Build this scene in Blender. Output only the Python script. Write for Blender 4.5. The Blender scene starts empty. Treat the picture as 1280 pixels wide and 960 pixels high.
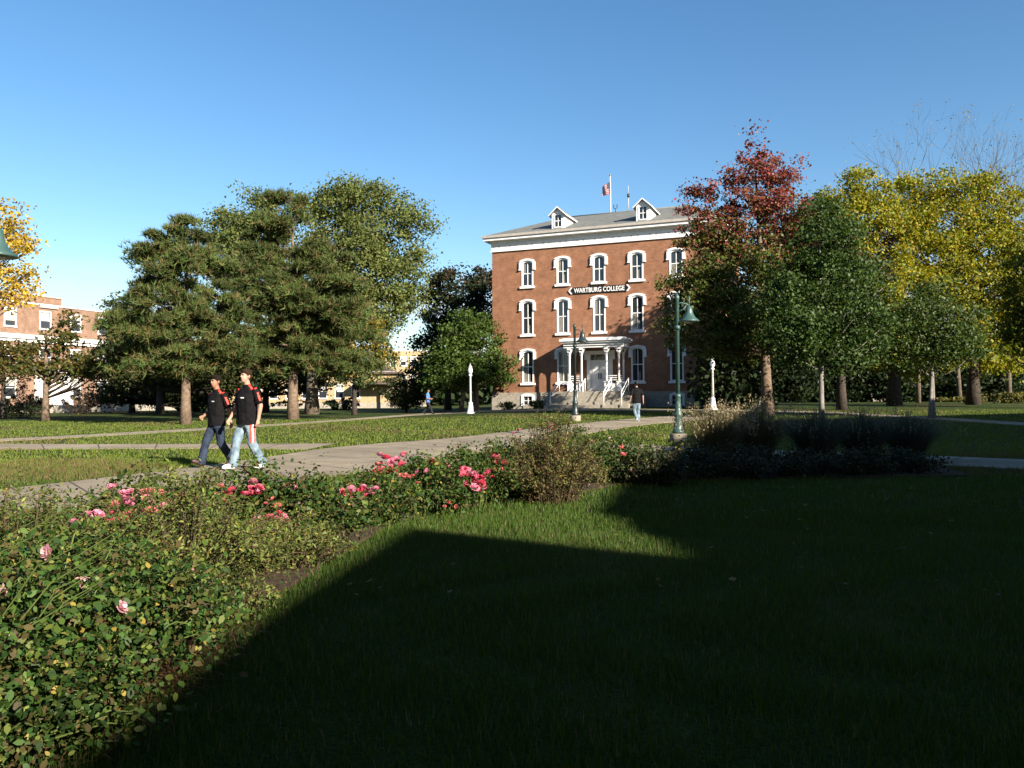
import bpy, bmesh, math, random
import numpy as np
from mathutils import Vector, Matrix
random.seed(7); RNG = np.random.default_rng(11)
scene = bpy.context.scene
COL = scene.collection
R = math.radians
# ------------------------------------------------------------------ camera
F, HZ, CH = 1000.0, 499.0, 1.30
pitch = math.atan((HZ-480)/F); roll = 0.006
fwd = Vector((0, math.cos(pitch), math.sin(pitch)))
up0 = Vector((0, -math.sin(pitch), math.cos(pitch)))
right0 = Vector((1, 0, 0))
right = (right0*math.cos(roll) - up0*math.sin(roll)); up = (up0*math.cos(roll) + right0*math.sin(roll))
cam = bpy.data.cameras.new('camera'); cam_o = bpy.data.objects.new('camera', cam); COL.objects.link(cam_o)
M = Matrix.Identity(4)
for i in range(3):
    M[i][0] = right[i]; M[i][1] = up[i]; M[i][2] = -fwd[i]
M[2][3] = CH
cam_o.matrix_world = M
cam.sensor_width = 36; cam.lens = F/1280*36; cam.clip_end = 3000; cam.clip_start = 0.05
scene.camera = cam_o

def sst(a, b, x):
    t = np.clip((x-a)/(b-a), 0, 1); return t*t*(3-2*t)
def zg(x, y):
    return (0.30+0.45*sst(-8, 6, x))*sst(18, 62, y)
def ray(px, py):
    return (fwd + right*((px-640)/F) + up*((480-py)/F))
def at(px, py, d):
    r = ray(px, py); r = r*(d/r.y)
    return Vector((r.x, r.y, r.z+CH))
def gnd(px, py):
    lo = 1.5
    for k in range(6000):
        d = lo+k*0.03
        p = at(px, py, d)
        if p.z <= zg(p.x, p.y): return Vector((p.x, p.y, float(zg(p.x, p.y))))
    return at(px, py, 180)
def onground(px, d):
    x = at(px, 510, d).x
    return Vector((x, d, float(zg(x, d))))

# ------------------------------------------------------------------ helpers
def tag(o, label=None, cat=None, group=None, kind=None):
    if label: o['label'] = label
    if cat: o['category'] = cat
    if group: o['group'] = group
    if kind: o['kind'] = kind
    return o
def empty(name, loc, rz=0):
    o = bpy.data.objects.new(name, None); COL.objects.link(o)
    o.location = loc; o.rotation_euler = (0, 0, rz); o.empty_display_size = .2
    return o
def link_mesh(name, me, parent=None):
    o = bpy.data.objects.new(name, me); COL.objects.link(o)
    if parent is not None: o.parent = parent
    return o
def children(o): return [c for c in bpy.data.objects if c.parent == o]
def copy_tree(o, parent=None):
    c = o.copy(); COL.objects.link(c)
    if parent is not None: c.parent = parent
    for ch in children(o): copy_tree(ch, c)
    return c

class MB:
    def __init__(s): s.v = []; s.f = []; s.m = []; s.sm = []
    def quad(s, a, b, c, d, m=0, smooth=False):
        i = len(s.v); s.v += [tuple(a), tuple(b), tuple(c), tuple(d)]; s.f.append((i, i+1, i+2, i+3)); s.m.append(m); s.sm.append(smooth)
    def poly(s, pts, m=0):
        i = len(s.v); s.v += [tuple(p) for p in pts]; s.f.append(tuple(range(i, i+len(pts)))); s.m.append(m); s.sm.append(False)
    def box(s, x0, x1, y0, y1, z0, z1, m=0):
        i = len(s.v)
        s.v += [(x0,y0,z0),(x1,y0,z0),(x1,y1,z0),(x0,y1,z0),(x0,y0,z1),(x1,y0,z1),(x1,y1,z1),(x0,y1,z1)]
        for q in ((0,3,2,1),(4,5,6,7),(0,1,5,4),(1,2,6,5),(2,3,7,6),(3,0,4,7)):
            s.f.append(tuple(i+k for k in q)); s.m.append(m); s.sm.append(False)
    def prism(s, poly, axis, a, b, m=0):
        # poly: list of 2D points; axis 'y': (x,z) extruded in y;  'z': (x,y) extruded in z; 'x': (y,z)
        def P(p, t):
            return {'y': (p[0], t, p[1]), 'z': (p[0], p[1], t), 'x': (t, p[0], p[1])}[axis]
        n = len(poly); i = len(s.v)
        s.v += [P(p, a) for p in poly] + [P(p, b) for p in poly]
        s.f.append(tuple(i+k for k in range(n))); s.f.append(tuple(i+n+k for k in reversed(range(n))))
        s.m += [m, m]; s.sm += [False, False]
        for k in range(n):
            k2 = (k+1) % n
            s.f.append((i+k, i+n+k, i+n+k2, i+k2)); s.m.append(m); s.sm.append(False)
    def tube(s, pts, rad, n=8, m=0, cap=True):
        pts = [Vector(p) for p in pts]; k = len(pts); base = len(s.v)
        if not hasattr(rad, '__len__'): rad = [rad]*k
        ref = None
        for i in range(k):
            t = (pts[min(i+1, k-1)]-pts[max(i-1, 0)])
            if t.length < 1e-9: t = Vector((0, 0, 1))
            t.normalize()
            if ref is None:
                ref = Vector((1, 0, 0)) if abs(t.x) < .8 else Vector((0, 1, 0))
            u = (ref - t*ref.dot(t)); u.normalize(); ref = u; w = t.cross(u)
            for j in range(n):
                a = 2*math.pi*j/n
                p = pts[i] + (u*math.cos(a)+w*math.sin(a))*rad[i]
                s.v.append((p.x, p.y, p.z))
        for i in range(k-1):
            for j in range(n):
                j2 = (j+1) % n
                s.f.append((base+i*n+j, base+i*n+j2, base+(i+1)*n+j2, base+(i+1)*n+j)); s.m.append(m); s.sm.append(True)
        if cap:
            s.f.append(tuple(base+j for j in reversed(range(n)))); s.f.append(tuple(base+(k-1)*n+j for j in range(n)))
            s.m += [m, m]; s.sm += [False, False]
    def lathe(s, prof, n=16, c=(0, 0, 0), m=0, ax=None, smooth=True):
        base = len(s.v); k = len(prof)
        for r, z in prof:
            for j in range(n):
                a = 2*math.pi*j/n
                s.v.append((c[0]+r*math.cos(a), c[1]+r*math.sin(a), c[2]+z))
        for i in range(k-1):
            for j in range(n):
                j2 = (j+1) % n
                s.f.append((base+i*n+j, base+i*n+j2, base+(i+1)*n+j2, base+(i+1)*n+j)); s.m.append(m); s.sm.append(smooth)
        s.f.append(tuple(base+j for j in reversed(range(n)))); s.f.append(tuple(base+(k-1)*n+j for j in range(n)))
        s.m += [m, m]; s.sm += [False, False]
    def ell(s, c, r, nu=14, nv=9, m=0):
        base = len(s.v)
        for i in range(1, nv):
            th = math.pi*i/nv
            for j in range(nu):
                a = 2*math.pi*j/nu
                s.v.append((c[0]+r[0]*math.sin(th)*math.cos(a), c[1]+r[1]*math.sin(th)*math.sin(a), c[2]-r[2]*math.cos(th)))
        b = len(s.v); s.v += [(c[0], c[1], c[2]-r[2]), (c[0], c[1], c[2]+r[2])]
        for i in range(nv-2):
            for j in range(nu):
                j2 = (j+1) % nu
                s.f.append((base+i*nu+j, base+i*nu+j2, base+(i+1)*nu+j2, base+(i+1)*nu+j)); s.m.append(m); s.sm.append(True)
        for j in range(nu):
            j2 = (j+1) % nu
            s.f.append((b, base+j2, base+j)); s.f.append((b+1, base+(nv-2)*nu+j, base+(nv-2)*nu+j2)); s.m += [m, m]; s.sm += [True, True]
    def mesh(s, name, mats):
        me = bpy.data.meshes.new(name); me.from_pydata(s.v, [], s.f)
        if not isinstance(mats, (list, tuple)): mats = [mats]
        for mm in mats: me.materials.append(mm)
        me.polygons.foreach_set('material_index', s.m); me.polygons.foreach_set('use_smooth', s.sm)
        me.update(); return me
    def build(s, name, mats, parent=None):
        return link_mesh(name, s.mesh(name, mats), parent)

def np_mesh(name, verts, faces_n, mats, colors=None, smooth=False):
    """verts (N*k,3), each k consecutive verts one face"""
    k = faces_n; nf = len(verts)//k
    me = bpy.data.meshes.new(name)
    me.vertices.add(len(verts)); me.vertices.foreach_set('co', np.ascontiguousarray(verts, dtype=np.float32).ravel())
    me.loops.add(len(verts)); me.loops.foreach_set('vertex_index', np.arange(len(verts), dtype=np.int32))
    me.polygons.add(nf); me.polygons.foreach_set('loop_start', np.arange(nf, dtype=np.int32)*k)
    if colors is not None:
        at_ = me.attributes.new('tint', 'FLOAT_COLOR', 'FACE')
        c4 = np.ones((nf, 4), dtype=np.float32); c4[:, :3] = np.asarray(colors)*.62
        at_.data.foreach_set('color', c4.ravel())
    me.materials.append(mats)
    me.update(calc_edges=True)
    return me

# ------------------------------------------------------------------ materials
MATS = {}
def nodes(name):
    m = bpy.data.materials.new(name); m.use_nodes = True
    nt = m.node_tree; b = nt.nodes['Principled BSDF']
    MATS[name] = m
    return m, nt, b
def N(nt, t, **kw):
    n = nt.nodes.new(t)
    for k, v in kw.items(): setattr(n, k, v)
    return n
def setin(n, **kw):
    for k, v in kw.items(): n.inputs[k.replace('_', ' ')].default_value = v
AK = .62
def rgba(c): return (c[0], c[1], c[2], 1)
def dim(c): return tuple(x*AK for x in c[:3]) if max(c[:3]) < .6 else tuple(c[:3])
def noisy(name, c1, c2, scale=8, rough=.8, detail=4, bump=0, bscale=None, metallic=0, spec=.3, stops=(.35, .65)):
    m, nt, b = nodes(name)
    tc = N(nt, 'ShaderNodeTexCoord'); no = N(nt, 'ShaderNodeTexNoise'); setin(no, Scale=scale, Detail=detail)
    nt.links.new(tc.outputs['Object'], no.inputs['Vector'])
    cr = N(nt, 'ShaderNodeValToRGB'); cr.color_ramp.elements[0].color = rgba(dim(c1)); cr.color_ramp.elements[1].color = rgba(dim(c2))
    cr.color_ramp.elements[0].position = stops[0]; cr.color_ramp.elements[1].position = stops[1]
    nt.links.new(no.outputs['Fac'], cr.inputs['Fac']); nt.links.new(cr.outputs['Color'], b.inputs['Base Color'])
    b.inputs['Roughness'].default_value = rough; b.inputs['Metallic'].default_value = metallic
    b.inputs['Specular IOR Level'].default_value = spec
    if bump:
        n2 = N(nt, 'ShaderNodeTexNoise'); setin(n2, Scale=bscale or scale*4, Detail=5)
        nt.links.new(tc.outputs['Object'], n2.inputs['Vector'])
        bp = N(nt, 'ShaderNodeBump'); setin(bp, Strength=bump, Distance=.02)
        nt.links.new(n2.outputs['Fac'], bp.inputs['Height']); nt.links.new(bp.outputs['Normal'], b.inputs['Normal'])
    return m
def leafmat(name, transl=.35, rough=.45, spec=.35, var=.25):
    m, nt, b = nodes(name)
    a = N(nt, 'ShaderNodeAttribute', attribute_name='tint')
    b.inputs['Roughness'].default_value = rough; b.inputs['Specular IOR Level'].default_value = spec
    nt.links.new(a.outputs['Color'], b.inputs['Base Color'])
    tr = N(nt, 'ShaderNodeBsdfTranslucent')
    hs = N(nt, 'ShaderNodeHueSaturation'); setin(hs, Saturation=1.15, Value=1.3, Hue=.49)
    nt.links.new(a.outputs['Color'], hs.inputs['Color']); nt.links.new(hs.outputs['Color'], tr.inputs['Color'])
    mx = N(nt, 'ShaderNodeMixShader'); mx.inputs[0].default_value = transl
    nt.links.new(b.outputs[0], mx.inputs[1]); nt.links.new(tr.outputs[0], mx.inputs[2])
    nt.links.new(mx.outputs[0], nt.nodes['Material Output'].inputs['Surface'])
    return m
def brick(name, c1, c2, mortar, bw=.21, bh=.07, rough=.85, patch=.5):
    m, nt, b = nodes(name)
    tc = N(nt, 'ShaderNodeTexCoord'); sp = N(nt, 'ShaderNodeSeparateXYZ'); nt.links.new(tc.outputs['Object'], sp.inputs[0])
    ad = N(nt, 'ShaderNodeMath', operation='ADD'); nt.links.new(sp.outputs['X'], ad.inputs[0]); nt.links.new(sp.outputs['Y'], ad.inputs[1])
    cb = N(nt, 'ShaderNodeCombineXYZ'); nt.links.new(ad.outputs[0], cb.inputs['X']); nt.links.new(sp.outputs['Z'], cb.inputs['Y'])
    br = N(nt, 'ShaderNodeTexBrick'); nt.links.new(cb.outputs[0], br.inputs['Vector'])
    setin(br, Color1=rgba(dim(c1)), Color2=rgba(dim(c2)), Mortar=rgba(dim(mortar)), Scale=1.0, Mortar_Size=.008, Bias=0.0, Brick_Width=bw, Row_Height=bh)
    no = N(nt, 'ShaderNodeTexNoise'); setin(no, Scale=1.6, Detail=7, Roughness=.65); nt.links.new(cb.outputs[0], no.inputs['Vector'])
    mr = N(nt, 'ShaderNodeMapRange'); setin(mr, From_Min=.3, From_Max=.7, To_Min=1-patch*.5, To_Max=1+patch*.5); nt.links.new(no.outputs['Fac'], mr.inputs['Value'])
    mu = N(nt, 'ShaderNodeMix', data_type='RGBA', blend_type='MULTIPLY'); mu.inputs['Factor'].default_value = 1
    nt.links.new(br.outputs['Color'], mu.inputs['A'])
    cc = N(nt, 'ShaderNodeCombineColor')
    for k in range(3): nt.links.new(mr.outputs[0], cc.inputs[k])
    nt.links.new(cc.outputs[0], mu.inputs['B']); nt.links.new(mu.outputs['Result'], b.inputs['Base Color'])
    b.inputs['Roughness'].default_value = rough; b.inputs['Specular IOR Level'].default_value = .2
    bp = N(nt, 'ShaderNodeBump'); setin(bp, Strength=.4, Distance=.01); nt.links.new(br.outputs['Fac'], bp.inputs['Height']); bp.invert = True
    nt.links.new(bp.outputs['Normal'], b.inputs['Normal'])
    return m
def plain(name, c, rough=.6, metallic=0, spec=.4):
    return noisy(name, [x*.88 for x in c], [min(1, x*1.08) for x in c], scale=6, rough=rough, metallic=metallic, spec=spec)

BRICK = brick('red_brick', (.385,.175,.096), (.30,.13,.07), (.36,.23,.15))
BRICK_L = brick('pinkish_brick', (.33,.18,.112), (.27,.14,.088), (.35,.28,.22))
BRICK_T = brick('tan_brick', (.52,.38,.20), (.46,.33,.17), (.5,.42,.3))
BRICK_D = brick('dark_brick', (.30,.11,.06), (.22,.08,.045), (.3,.24,.2))
WHITE = noisy('white_paint', (.60,.595,.58), (.68,.675,.66), scale=3, rough=.55)
STONE = noisy('limestone', (.34,.30,.24), (.46,.42,.35), scale=5, rough=.9, bump=.3)
ROOF = noisy('grey_shingle', (.15,.16,.15), (.22,.225,.21), scale=2.5, rough=.9, bump=.4, bscale=30)
ROOF_B = noisy('brown_shingle', (.12,.09,.07), (.18,.14,.11), scale=3, rough=.9, bump=.3)
TIN = plain('faded_tin', (.52,.47,.42), rough=.55)
CONC = noisy('concrete', (.29,.245,.18), (.39,.335,.255), scale=1.3, rough=.92, detail=8, bump=.25, bscale=60)
def slab_joints(m):
    nt = m.node_tree; b = nt.nodes['Principled BSDF']; lk = b.inputs['Base Color'].links[0]; src = lk.from_socket
    at_ = N(nt, 'ShaderNodeAttribute', attribute_name='along'); mo = N(nt, 'ShaderNodeMath', operation='PINGPONG'); mo.inputs[1].default_value = .85
    nt.links.new(at_.outputs['Fac'], mo.inputs[0]); lt = N(nt, 'ShaderNodeMath', operation='LESS_THAN'); lt.inputs[1].default_value = .022; nt.links.new(mo.outputs[0], lt.inputs[0])
    no = N(nt, 'ShaderNodeTexNoise'); setin(no, Scale=.35, Detail=6); tc = N(nt, 'ShaderNodeTexCoord'); nt.links.new(tc.outputs['Object'], no.inputs['Vector'])
    mr = N(nt, 'ShaderNodeMapRange'); setin(mr, From_Min=.35, From_Max=.65, To_Min=.78, To_Max=1.1); nt.links.new(no.outputs['Fac'], mr.inputs['Value'])
    cc = N(nt, 'ShaderNodeCombineColor')
    for k in range(3): nt.links.new(mr.outputs[0], cc.inputs[k])
    mu = N(nt, 'ShaderNodeMix', data_type='RGBA', blend_type='MULTIPLY'); mu.inputs['Factor'].default_value = 1; nt.links.new(src, mu.inputs['A']); nt.links.new(cc.outputs[0], mu.inputs['B'])
    mx = N(nt, 'ShaderNodeMix', data_type='RGBA'); nt.links.new(lt.outputs[0], mx.inputs['Factor']); nt.links.new(mu.outputs['Result'], mx.inputs['A']); mx.inputs['B'].default_value = (.06,.05,.04,1)
    nt.links.new(mx.outputs['Result'], b.inputs['Base Color'])
PAVE = noisy('pavement', (.31,.255,.18), (.41,.345,.25), scale=1.3, rough=.92, detail=8, bump=.25, bscale=60); slab_joints(PAVE)
def glassmat(name, c):
    m, nt, b = nodes(name); b.inputs['Base Color'].default_value = rgba(c); b.inputs['Roughness'].default_value = .04
    b.inputs['Specular IOR Level'].default_value = .8
    tc = N(nt, 'ShaderNodeTexCoord'); no = N(nt, 'ShaderNodeTexNoise'); setin(no, Scale=1.2)
    nt.links.new(tc.outputs['Object'], no.inputs['Vector']); bp = N(nt, 'ShaderNodeBump'); setin(bp, Strength=.06, Distance=.05)
    nt.links.new(no.outputs['Fac'], bp.inputs['Height']); nt.links.new(bp.outputs['Normal'], b.inputs['Normal'])
    return m
GLASS = glassmat('window_glass', (.02,.024,.028))
CURTAIN = plain('curtain_cloth', (.24,.23,.20), rough=.9)
BLIND = plain('window_blind', (.5,.5,.47), rough=.8)
BLACK = plain('black_paint', (.012,.012,.013), rough=.5)
TEAL = noisy('teal_paint', (.045,.10,.09), (.06,.13,.115), scale=7, rough=.4, spec=.5)
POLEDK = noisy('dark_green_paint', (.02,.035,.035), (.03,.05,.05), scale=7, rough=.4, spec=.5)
LENS = plain('lamp_glass', (.7,.7,.66), rough=.25)
BARK = noisy('grey_bark', (.11,.085,.06), (.22,.175,.125), scale=6, rough=.95, bump=.8, bscale=20)
BARK_D = noisy('dark_bark', (.04,.032,.025), (.085,.065,.05), scale=6, rough=.95, bump=.8, bscale=20)
BARK_P = noisy('pine_bark', (.14,.095,.065), (.25,.18,.125), scale=7, rough=.95, bump=.8, bscale=18)
BARK_W = noisy('pale_bark', (.20,.18,.155), (.34,.31,.27), scale=6, rough=.9, bump=.4)
LEAF = leafmat('leaf', rough=.55, spec=.2); LEAF_G = leafmat('glossy_leaf', transl=.28, rough=.5, spec=.18)
ROSELEAF = leafmat('rose_leaf', transl=.3, rough=.55, spec=.18)
NEEDLE = leafmat('pine_needle', transl=.12, rough=.6, spec=.2)
GRASSM = leafmat('grass_blade', transl=.3, rough=.6, spec=.2)
PETAL = leafmat('rose_petal', transl=.3, rough=.6, spec=.2)
STEM = plain('green_stem', (.12,.17,.04), rough=.6)
TWIG = plain('brown_twig', (.085,.055,.03), rough=.9)
SKIN = noisy('skin', (.50,.27,.19), (.58,.33,.24), scale=9, rough=.55)
SKIN_T = noisy('tan_skin', (.34,.17,.10), (.42,.22,.14), scale=9, rough=.5)
HAIR = noisy('dark_hair', (.008,.005,.004), (.018,.012,.009), scale=40, rough=.8, spec=.1)
HAIR_B = noisy('brown_hair', (.022,.011,.006), (.045,.024,.013), scale=40, rough=.8, spec=.1)
SHIRT = noisy('black_cotton', (.004,.004,.005), (.009,.009,.010), scale=12, rough=.9, bump=.3, bscale=14, spec=.15)
BLUESHIRT = noisy('blue_cotton', (.08,.20,.58), (.10,.24,.59), scale=12, rough=.9)
RED = plain('red_trim', (.75,.05,.03), rough=.7)
JEAN_L = noisy('light_denim', (.10,.16,.22), (.30,.40,.47), scale=7, rough=.9, detail=6, bump=.4, bscale=12)
JEAN_D = noisy('dark_denim', (.008,.016,.036), (.035,.055,.10), scale=6, rough=.9, detail=6, bump=.4, bscale=12)
SHOE_W = plain('white_shoe', (.8,.8,.8), rough=.5)
SHOE_B = plain('brown_shoe', (.07,.03,.028), rough=.5)
DARKCLOTH = plain('dark_cloth', (.012,.014,.02), rough=.9)
LOGO = plain('pale_print', (.6,.6,.58), rough=.7)

def lawn_mat():
    m, nt, b = nodes('lawn_turf')
    tc = N(nt, 'ShaderNodeTexCoord')
    def noise(sc, det=4, ro=.55):
        n = N(nt, 'ShaderNodeTexNoise'); setin(n, Scale=sc, Detail=det, Roughness=ro); nt.links.new(tc.outputs['Object'], n.inputs['Vector']); return n
    big = noise(.22, 5); mid = noise(1.7, 5); fine = noise(38, 3)
    cr = N(nt, 'ShaderNodeValToRGB'); nt.links.new(mid.outputs['Fac'], cr.inputs['Fac'])
    cr.color_ramp.elements[0].color = (.018,.034,.006,1); cr.color_ramp.elements[0].position = .3
    cr.color_ramp.elements[1].color = (.040,.059,.011,1); cr.color_ramp.elements[1].position = .7
    dry = N(nt, 'ShaderNodeValToRGB'); nt.links.new(big.outputs['Fac'], dry.inputs['Fac'])
    dry.color_ramp.elements[0].position = .52; dry.color_ramp.elements[0].color = (0,0,0,1)
    dry.color_ramp.elements[1].position = .72; dry.color_ramp.elements[1].color = (.8,.8,.8,1)
    mx = N(nt, 'ShaderNodeMix', data_type='RGBA'); nt.links.new(dry.outputs['Color'], mx.inputs['Factor']); nt.links.new(cr.outputs['Color'], mx.inputs['A']); mx.inputs['B'].default_value = (.112,.078,.031,1)
    f2 = N(nt, 'ShaderNodeMapRange'); setin(f2, From_Min=.3, From_Max=.7, To_Min=.55, To_Max=1.35); nt.links.new(fine.outputs['Fac'], f2.inputs['Value'])
    cc = N(nt, 'ShaderNodeCombineColor')
    for k in range(3): nt.links.new(f2.outputs[0], cc.inputs[k])
    mu = N(nt, 'ShaderNodeMix', data_type='RGBA', blend_type='MULTIPLY'); mu.inputs['Factor'].default_value = 1
    nt.links.new(mx.outputs['Result'], mu.inputs['A']); nt.links.new(cc.outputs[0], mu.inputs['B'])
    nt.links.new(mu.outputs['Result'], b.inputs['Base Color'])
    b.inputs['Roughness'].default_value = .95; b.inputs['Specular IOR Level'].default_value = .1
    bp = N(nt, 'ShaderNodeBump'); setin(bp, Strength=.9, Distance=.06); nt.links.new(fine.outputs['Fac'], bp.inputs['Height']); nt.links.new(bp.outputs['Normal'], b.inputs['Normal'])
    return m
LAWN = lawn_mat()
MULCH = noisy('bark_mulch', (.03,.018,.010), (.10,.055,.03), scale=22, rough=.95, bump=.9, bscale=50)

# ------------------------------------------------------------------ sun and sky
EL = R(24.0); SH = Vector((.66, -.75, 0)).normalized()      # horizontal direction towards the sun
SUNV = Vector((SH.x*math.cos(EL), SH.y*math.cos(EL), math.sin(EL)))
sl = bpy.data.lights.new('sun', 'SUN'); sl.energy = 5.0; sl.angle = R(.5); sl.color = (1.0, .90, .76)
so = bpy.data.objects.new('sun', sl); COL.objects.link(so); so.rotation_euler = (-SUNV).to_track_quat('-Z', 'Y').to_euler(); so.location = (40, -50, 40)
w = bpy.data.worlds.new('World'); scene.world = w; w.use_nodes = True
nt = w.node_tree; bg = nt.nodes['Background']
sky = nt.nodes.new('ShaderNodeTexSky'); sky.sky_type = 'NISHITA'; sky.sun_disc = False
sky.sun_elevation = EL; sky.sun_rotation = math.atan2(SH.x, SH.y); sky.air_density = 1.0; sky.dust_density = .4; sky.ozone_density = 1.5
tc = nt.nodes.new('ShaderNodeTexCoord'); mp = nt.nodes.new('ShaderNodeMapping'); mp.inputs['Scale'].default_value = (1, 1, 2.2)
nt.links.new(tc.outputs['Generated'], mp.inputs['Vector'])
cn = nt.nodes.new('ShaderNodeTexNoise'); cn.inputs['Scale'].default_value = 7; cn.inputs['Detail'].default_value = 7; nt.links.new(mp.outputs[0], cn.inputs['Vector'])
cth = nt.nodes.new('ShaderNodeMapRange'); cth.inputs['From Min'].default_value = .44; cth.inputs['From Max'].default_value = .60; nt.links.new(cn.outputs['Fac'], cth.inputs['Value'])
sep = nt.nodes.new('ShaderNodeSeparateXYZ'); nt.links.new(tc.outputs['Generated'], sep.inputs[0])
zm = nt.nodes.new('ShaderNodeMapRange'); zm.inputs['From Min'].default_value = .165; zm.inputs['From Max'].default_value = .09; nt.links.new(sep.outputs['Z'], zm.inputs['Value'])
mm = nt.nodes.new('ShaderNodeMath'); mm.operation = 'MULTIPLY'; nt.links.new(cth.outputs[0], mm.inputs[0]); nt.links.new(zm.outputs[0], mm.inputs[1])
mixc = nt.nodes.new('ShaderNodeMix'); mixc.data_type = 'RGBA'; nt.links.new(mm.outputs[0], mixc.inputs['Factor'])
hs = nt.nodes.new('ShaderNodeHueSaturation'); hs.inputs['Saturation'].default_value = 1.27; hs.inputs['Value'].default_value = 1.0; nt.links.new(sky.outputs[0], hs.inputs['Color']); nt.links.new(hs.outputs[0], mixc.inputs['A']); mixc.inputs['B'].default_value = (4.6, 5.0, 5.6, 1)
nt.links.new(mixc.outputs['Result'], bg.inputs['Color']); bg.inputs['Strength'].default_value = .059
vs = scene.view_settings; vs.view_transform = 'Standard'; vs.look = 'None'; vs.gamma = 1; vs.exposure = 1.68; vs.use_curve_mapping = False

# ------------------------------------------------------------------ ground and paths
def ground():
    ys = np.concatenate([np.arange(-60, 0, 4), np.arange(0, 80, 1.0), np.arange(80, 160, 5), np.array([180, 240, 400, 800, 1500])])
    xs = np.concatenate([np.array([-1500, -700, -300, -160]), np.arange(-100, 100.1, 2), np.array([160, 300, 700, 1500])])
    X, Y = np.meshgrid(xs, ys); Z = zg(X, Y)
    v = np.stack([X, Y, Z], -1).reshape(-1, 3); nx = len(xs)
    f = [(j*nx+i, j*nx+i+1, (j+1)*nx+i+1, (j+1)*nx+i) for j in range(len(ys)-1) for i in range(nx-1)]
    me = bpy.data.meshes.new('lawn'); me.from_pydata(v.tolist(), [], f); me.materials.append(LAWN)
    for p in me.polygons: p.use_smooth = True
    return tag(link_mesh('lawn', me), kind='structure')
ground()
PATHPOLY = []
def resample(pts, n):
    pts = [Vector((p.x, p.y)) for p in pts]
    # chaikin smoothing
    for _ in range(2):
        q = [pts[0]]
        for a, b in zip(pts[:-1], pts[1:]): q += [a*.75+b*.25, a*.25+b*.75]
        q.append(pts[-1]); pts = q
    L = [0]
    for a, b in zip(pts[:-1], pts[1:]): L.append(L[-1]+(b-a).length)
    out = []
    for k in range(n):
        s = L[-1]*k/(n-1)
        i = max(j for j in range(len(L)) if L[j] <= s+1e-9); i = min(i, len(pts)-2)
        t = (s-L[i])/max(1e-9, L[i+1]-L[i]); out.append(pts[i].lerp(pts[i+1], t))
    return out
def strip(name, A, B, n=50, lift=.016, mat=None, na=4, kind='structure', pix=True):
    if pix: A = [gnd(*p) for p in A]; B = [gnd(*p) for p in B]
    a = resample(A, n); b = resample(B, n)
    PATHPOLY.append(np.array([(p.x, p.y) for p in a]+[(p.x, p.y) for p in reversed(b)]))
    mb = MB(); g = []
    for i in range(n):
        row = []
        for j in range(na+1):
            p = a[i].lerp(b[i], j/na); row.append((p.x, p.y, float(zg(p.x, p.y))+lift))
        g.append(row)
    for i in range(n-1):
        for j in range(na): mb.quad(g[i][j], g[i][j+1], g[i+1][j+1], g[i+1][j])
        for j in (0, na):
            p, q = g[i][j], g[i+1][j]
            mb.quad(p, q, (q[0], q[1], q[2]-.05), (p[0], p[1], p[2]-.05))
    o = mb.build(name, mat or PAVE)
    acc = [0]
    for i in range(1, n): acc.append(acc[-1]+((a[i]+b[i])/2-(a[i-1]+b[i-1])/2).length)
    al = o.data.attributes.new('along', 'FLOAT', 'CORNER'); vals = []
    for p in o.data.polygons:
        k = p.index//(na+2); q = p.index % (na+2)
        vals += [acc[k], acc[k], acc[k+1], acc[k+1]] if q < na else [acc[k], acc[k+1], acc[k+1], acc[k]]
    al.data.foreach_set('value', vals)
    return tag(o, kind=kind)
# main walk running from the lower left to the hall's steps
strip('path', [(-220,640),(0,613),(100,602),(200,590),(300,577),(360,568),(405,561),(470,555),(560,549),(640,539),(720,530),(800,523),(860,518.5)],
      [(-220,690),(0,645),(120,632),(260,613),(380,601),(460,590),(540,576),(620,563),(680,552),(740,541),(800,531.5),(850,527),(900,522.5)], n=70)
strip('path', [(-150,555),(0,555.5),(150,556),(300,555.5),(420,555)], [(-150,562.5),(0,562),(150,561.5),(300,561),(385,562.5)], n=30, lift=.020)
strip('path', [(-100,552),(0,549),(120,543),(250,535.5),(380,528),(480,520.5),(540,515.8),(600,514)], [(-100,556),(0,552),(120,546),(250,538),(380,530),(480,522.3),(540,517.6),(600,515.6)], n=40, lift=.012)
strip('path', [(590,513.6),(660,512.0),(760,511.5),(860,512.2),(960,513.5),(1040,515),(1110,519),(1180,522.5),(1290,529),(1400,536)],
      [(590,515.8),(660,514.2),(760,513.6),(860,514.4),(960,515.7),(1040,517.5),(1110,521.5),(1180,525.5),(1290,533),(1400,541)], n=60, lift=.022)
strip('path', [(745,551),(800,557),(900,562),(1050,567),(1180,571.5),(1290,576),(1420,582)], [(700,557),(790,570),(900,575),(1050,579),(1180,583),(1290,588),(1420,596)], n=40, lift=.024)

def inpoly(x, y, poly):
    c = np.zeros(len(x), bool); n = len(poly); j = n-1
    for i in range(n):
        xi, yi = poly[i]; xj, yj = poly[j]
        t = ((yi > y) != (yj > y)) & (x < (xj-xi)*(y-yi)/(yj-yi+1e-12)+xi); c ^= t; j = i
    return c
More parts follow.
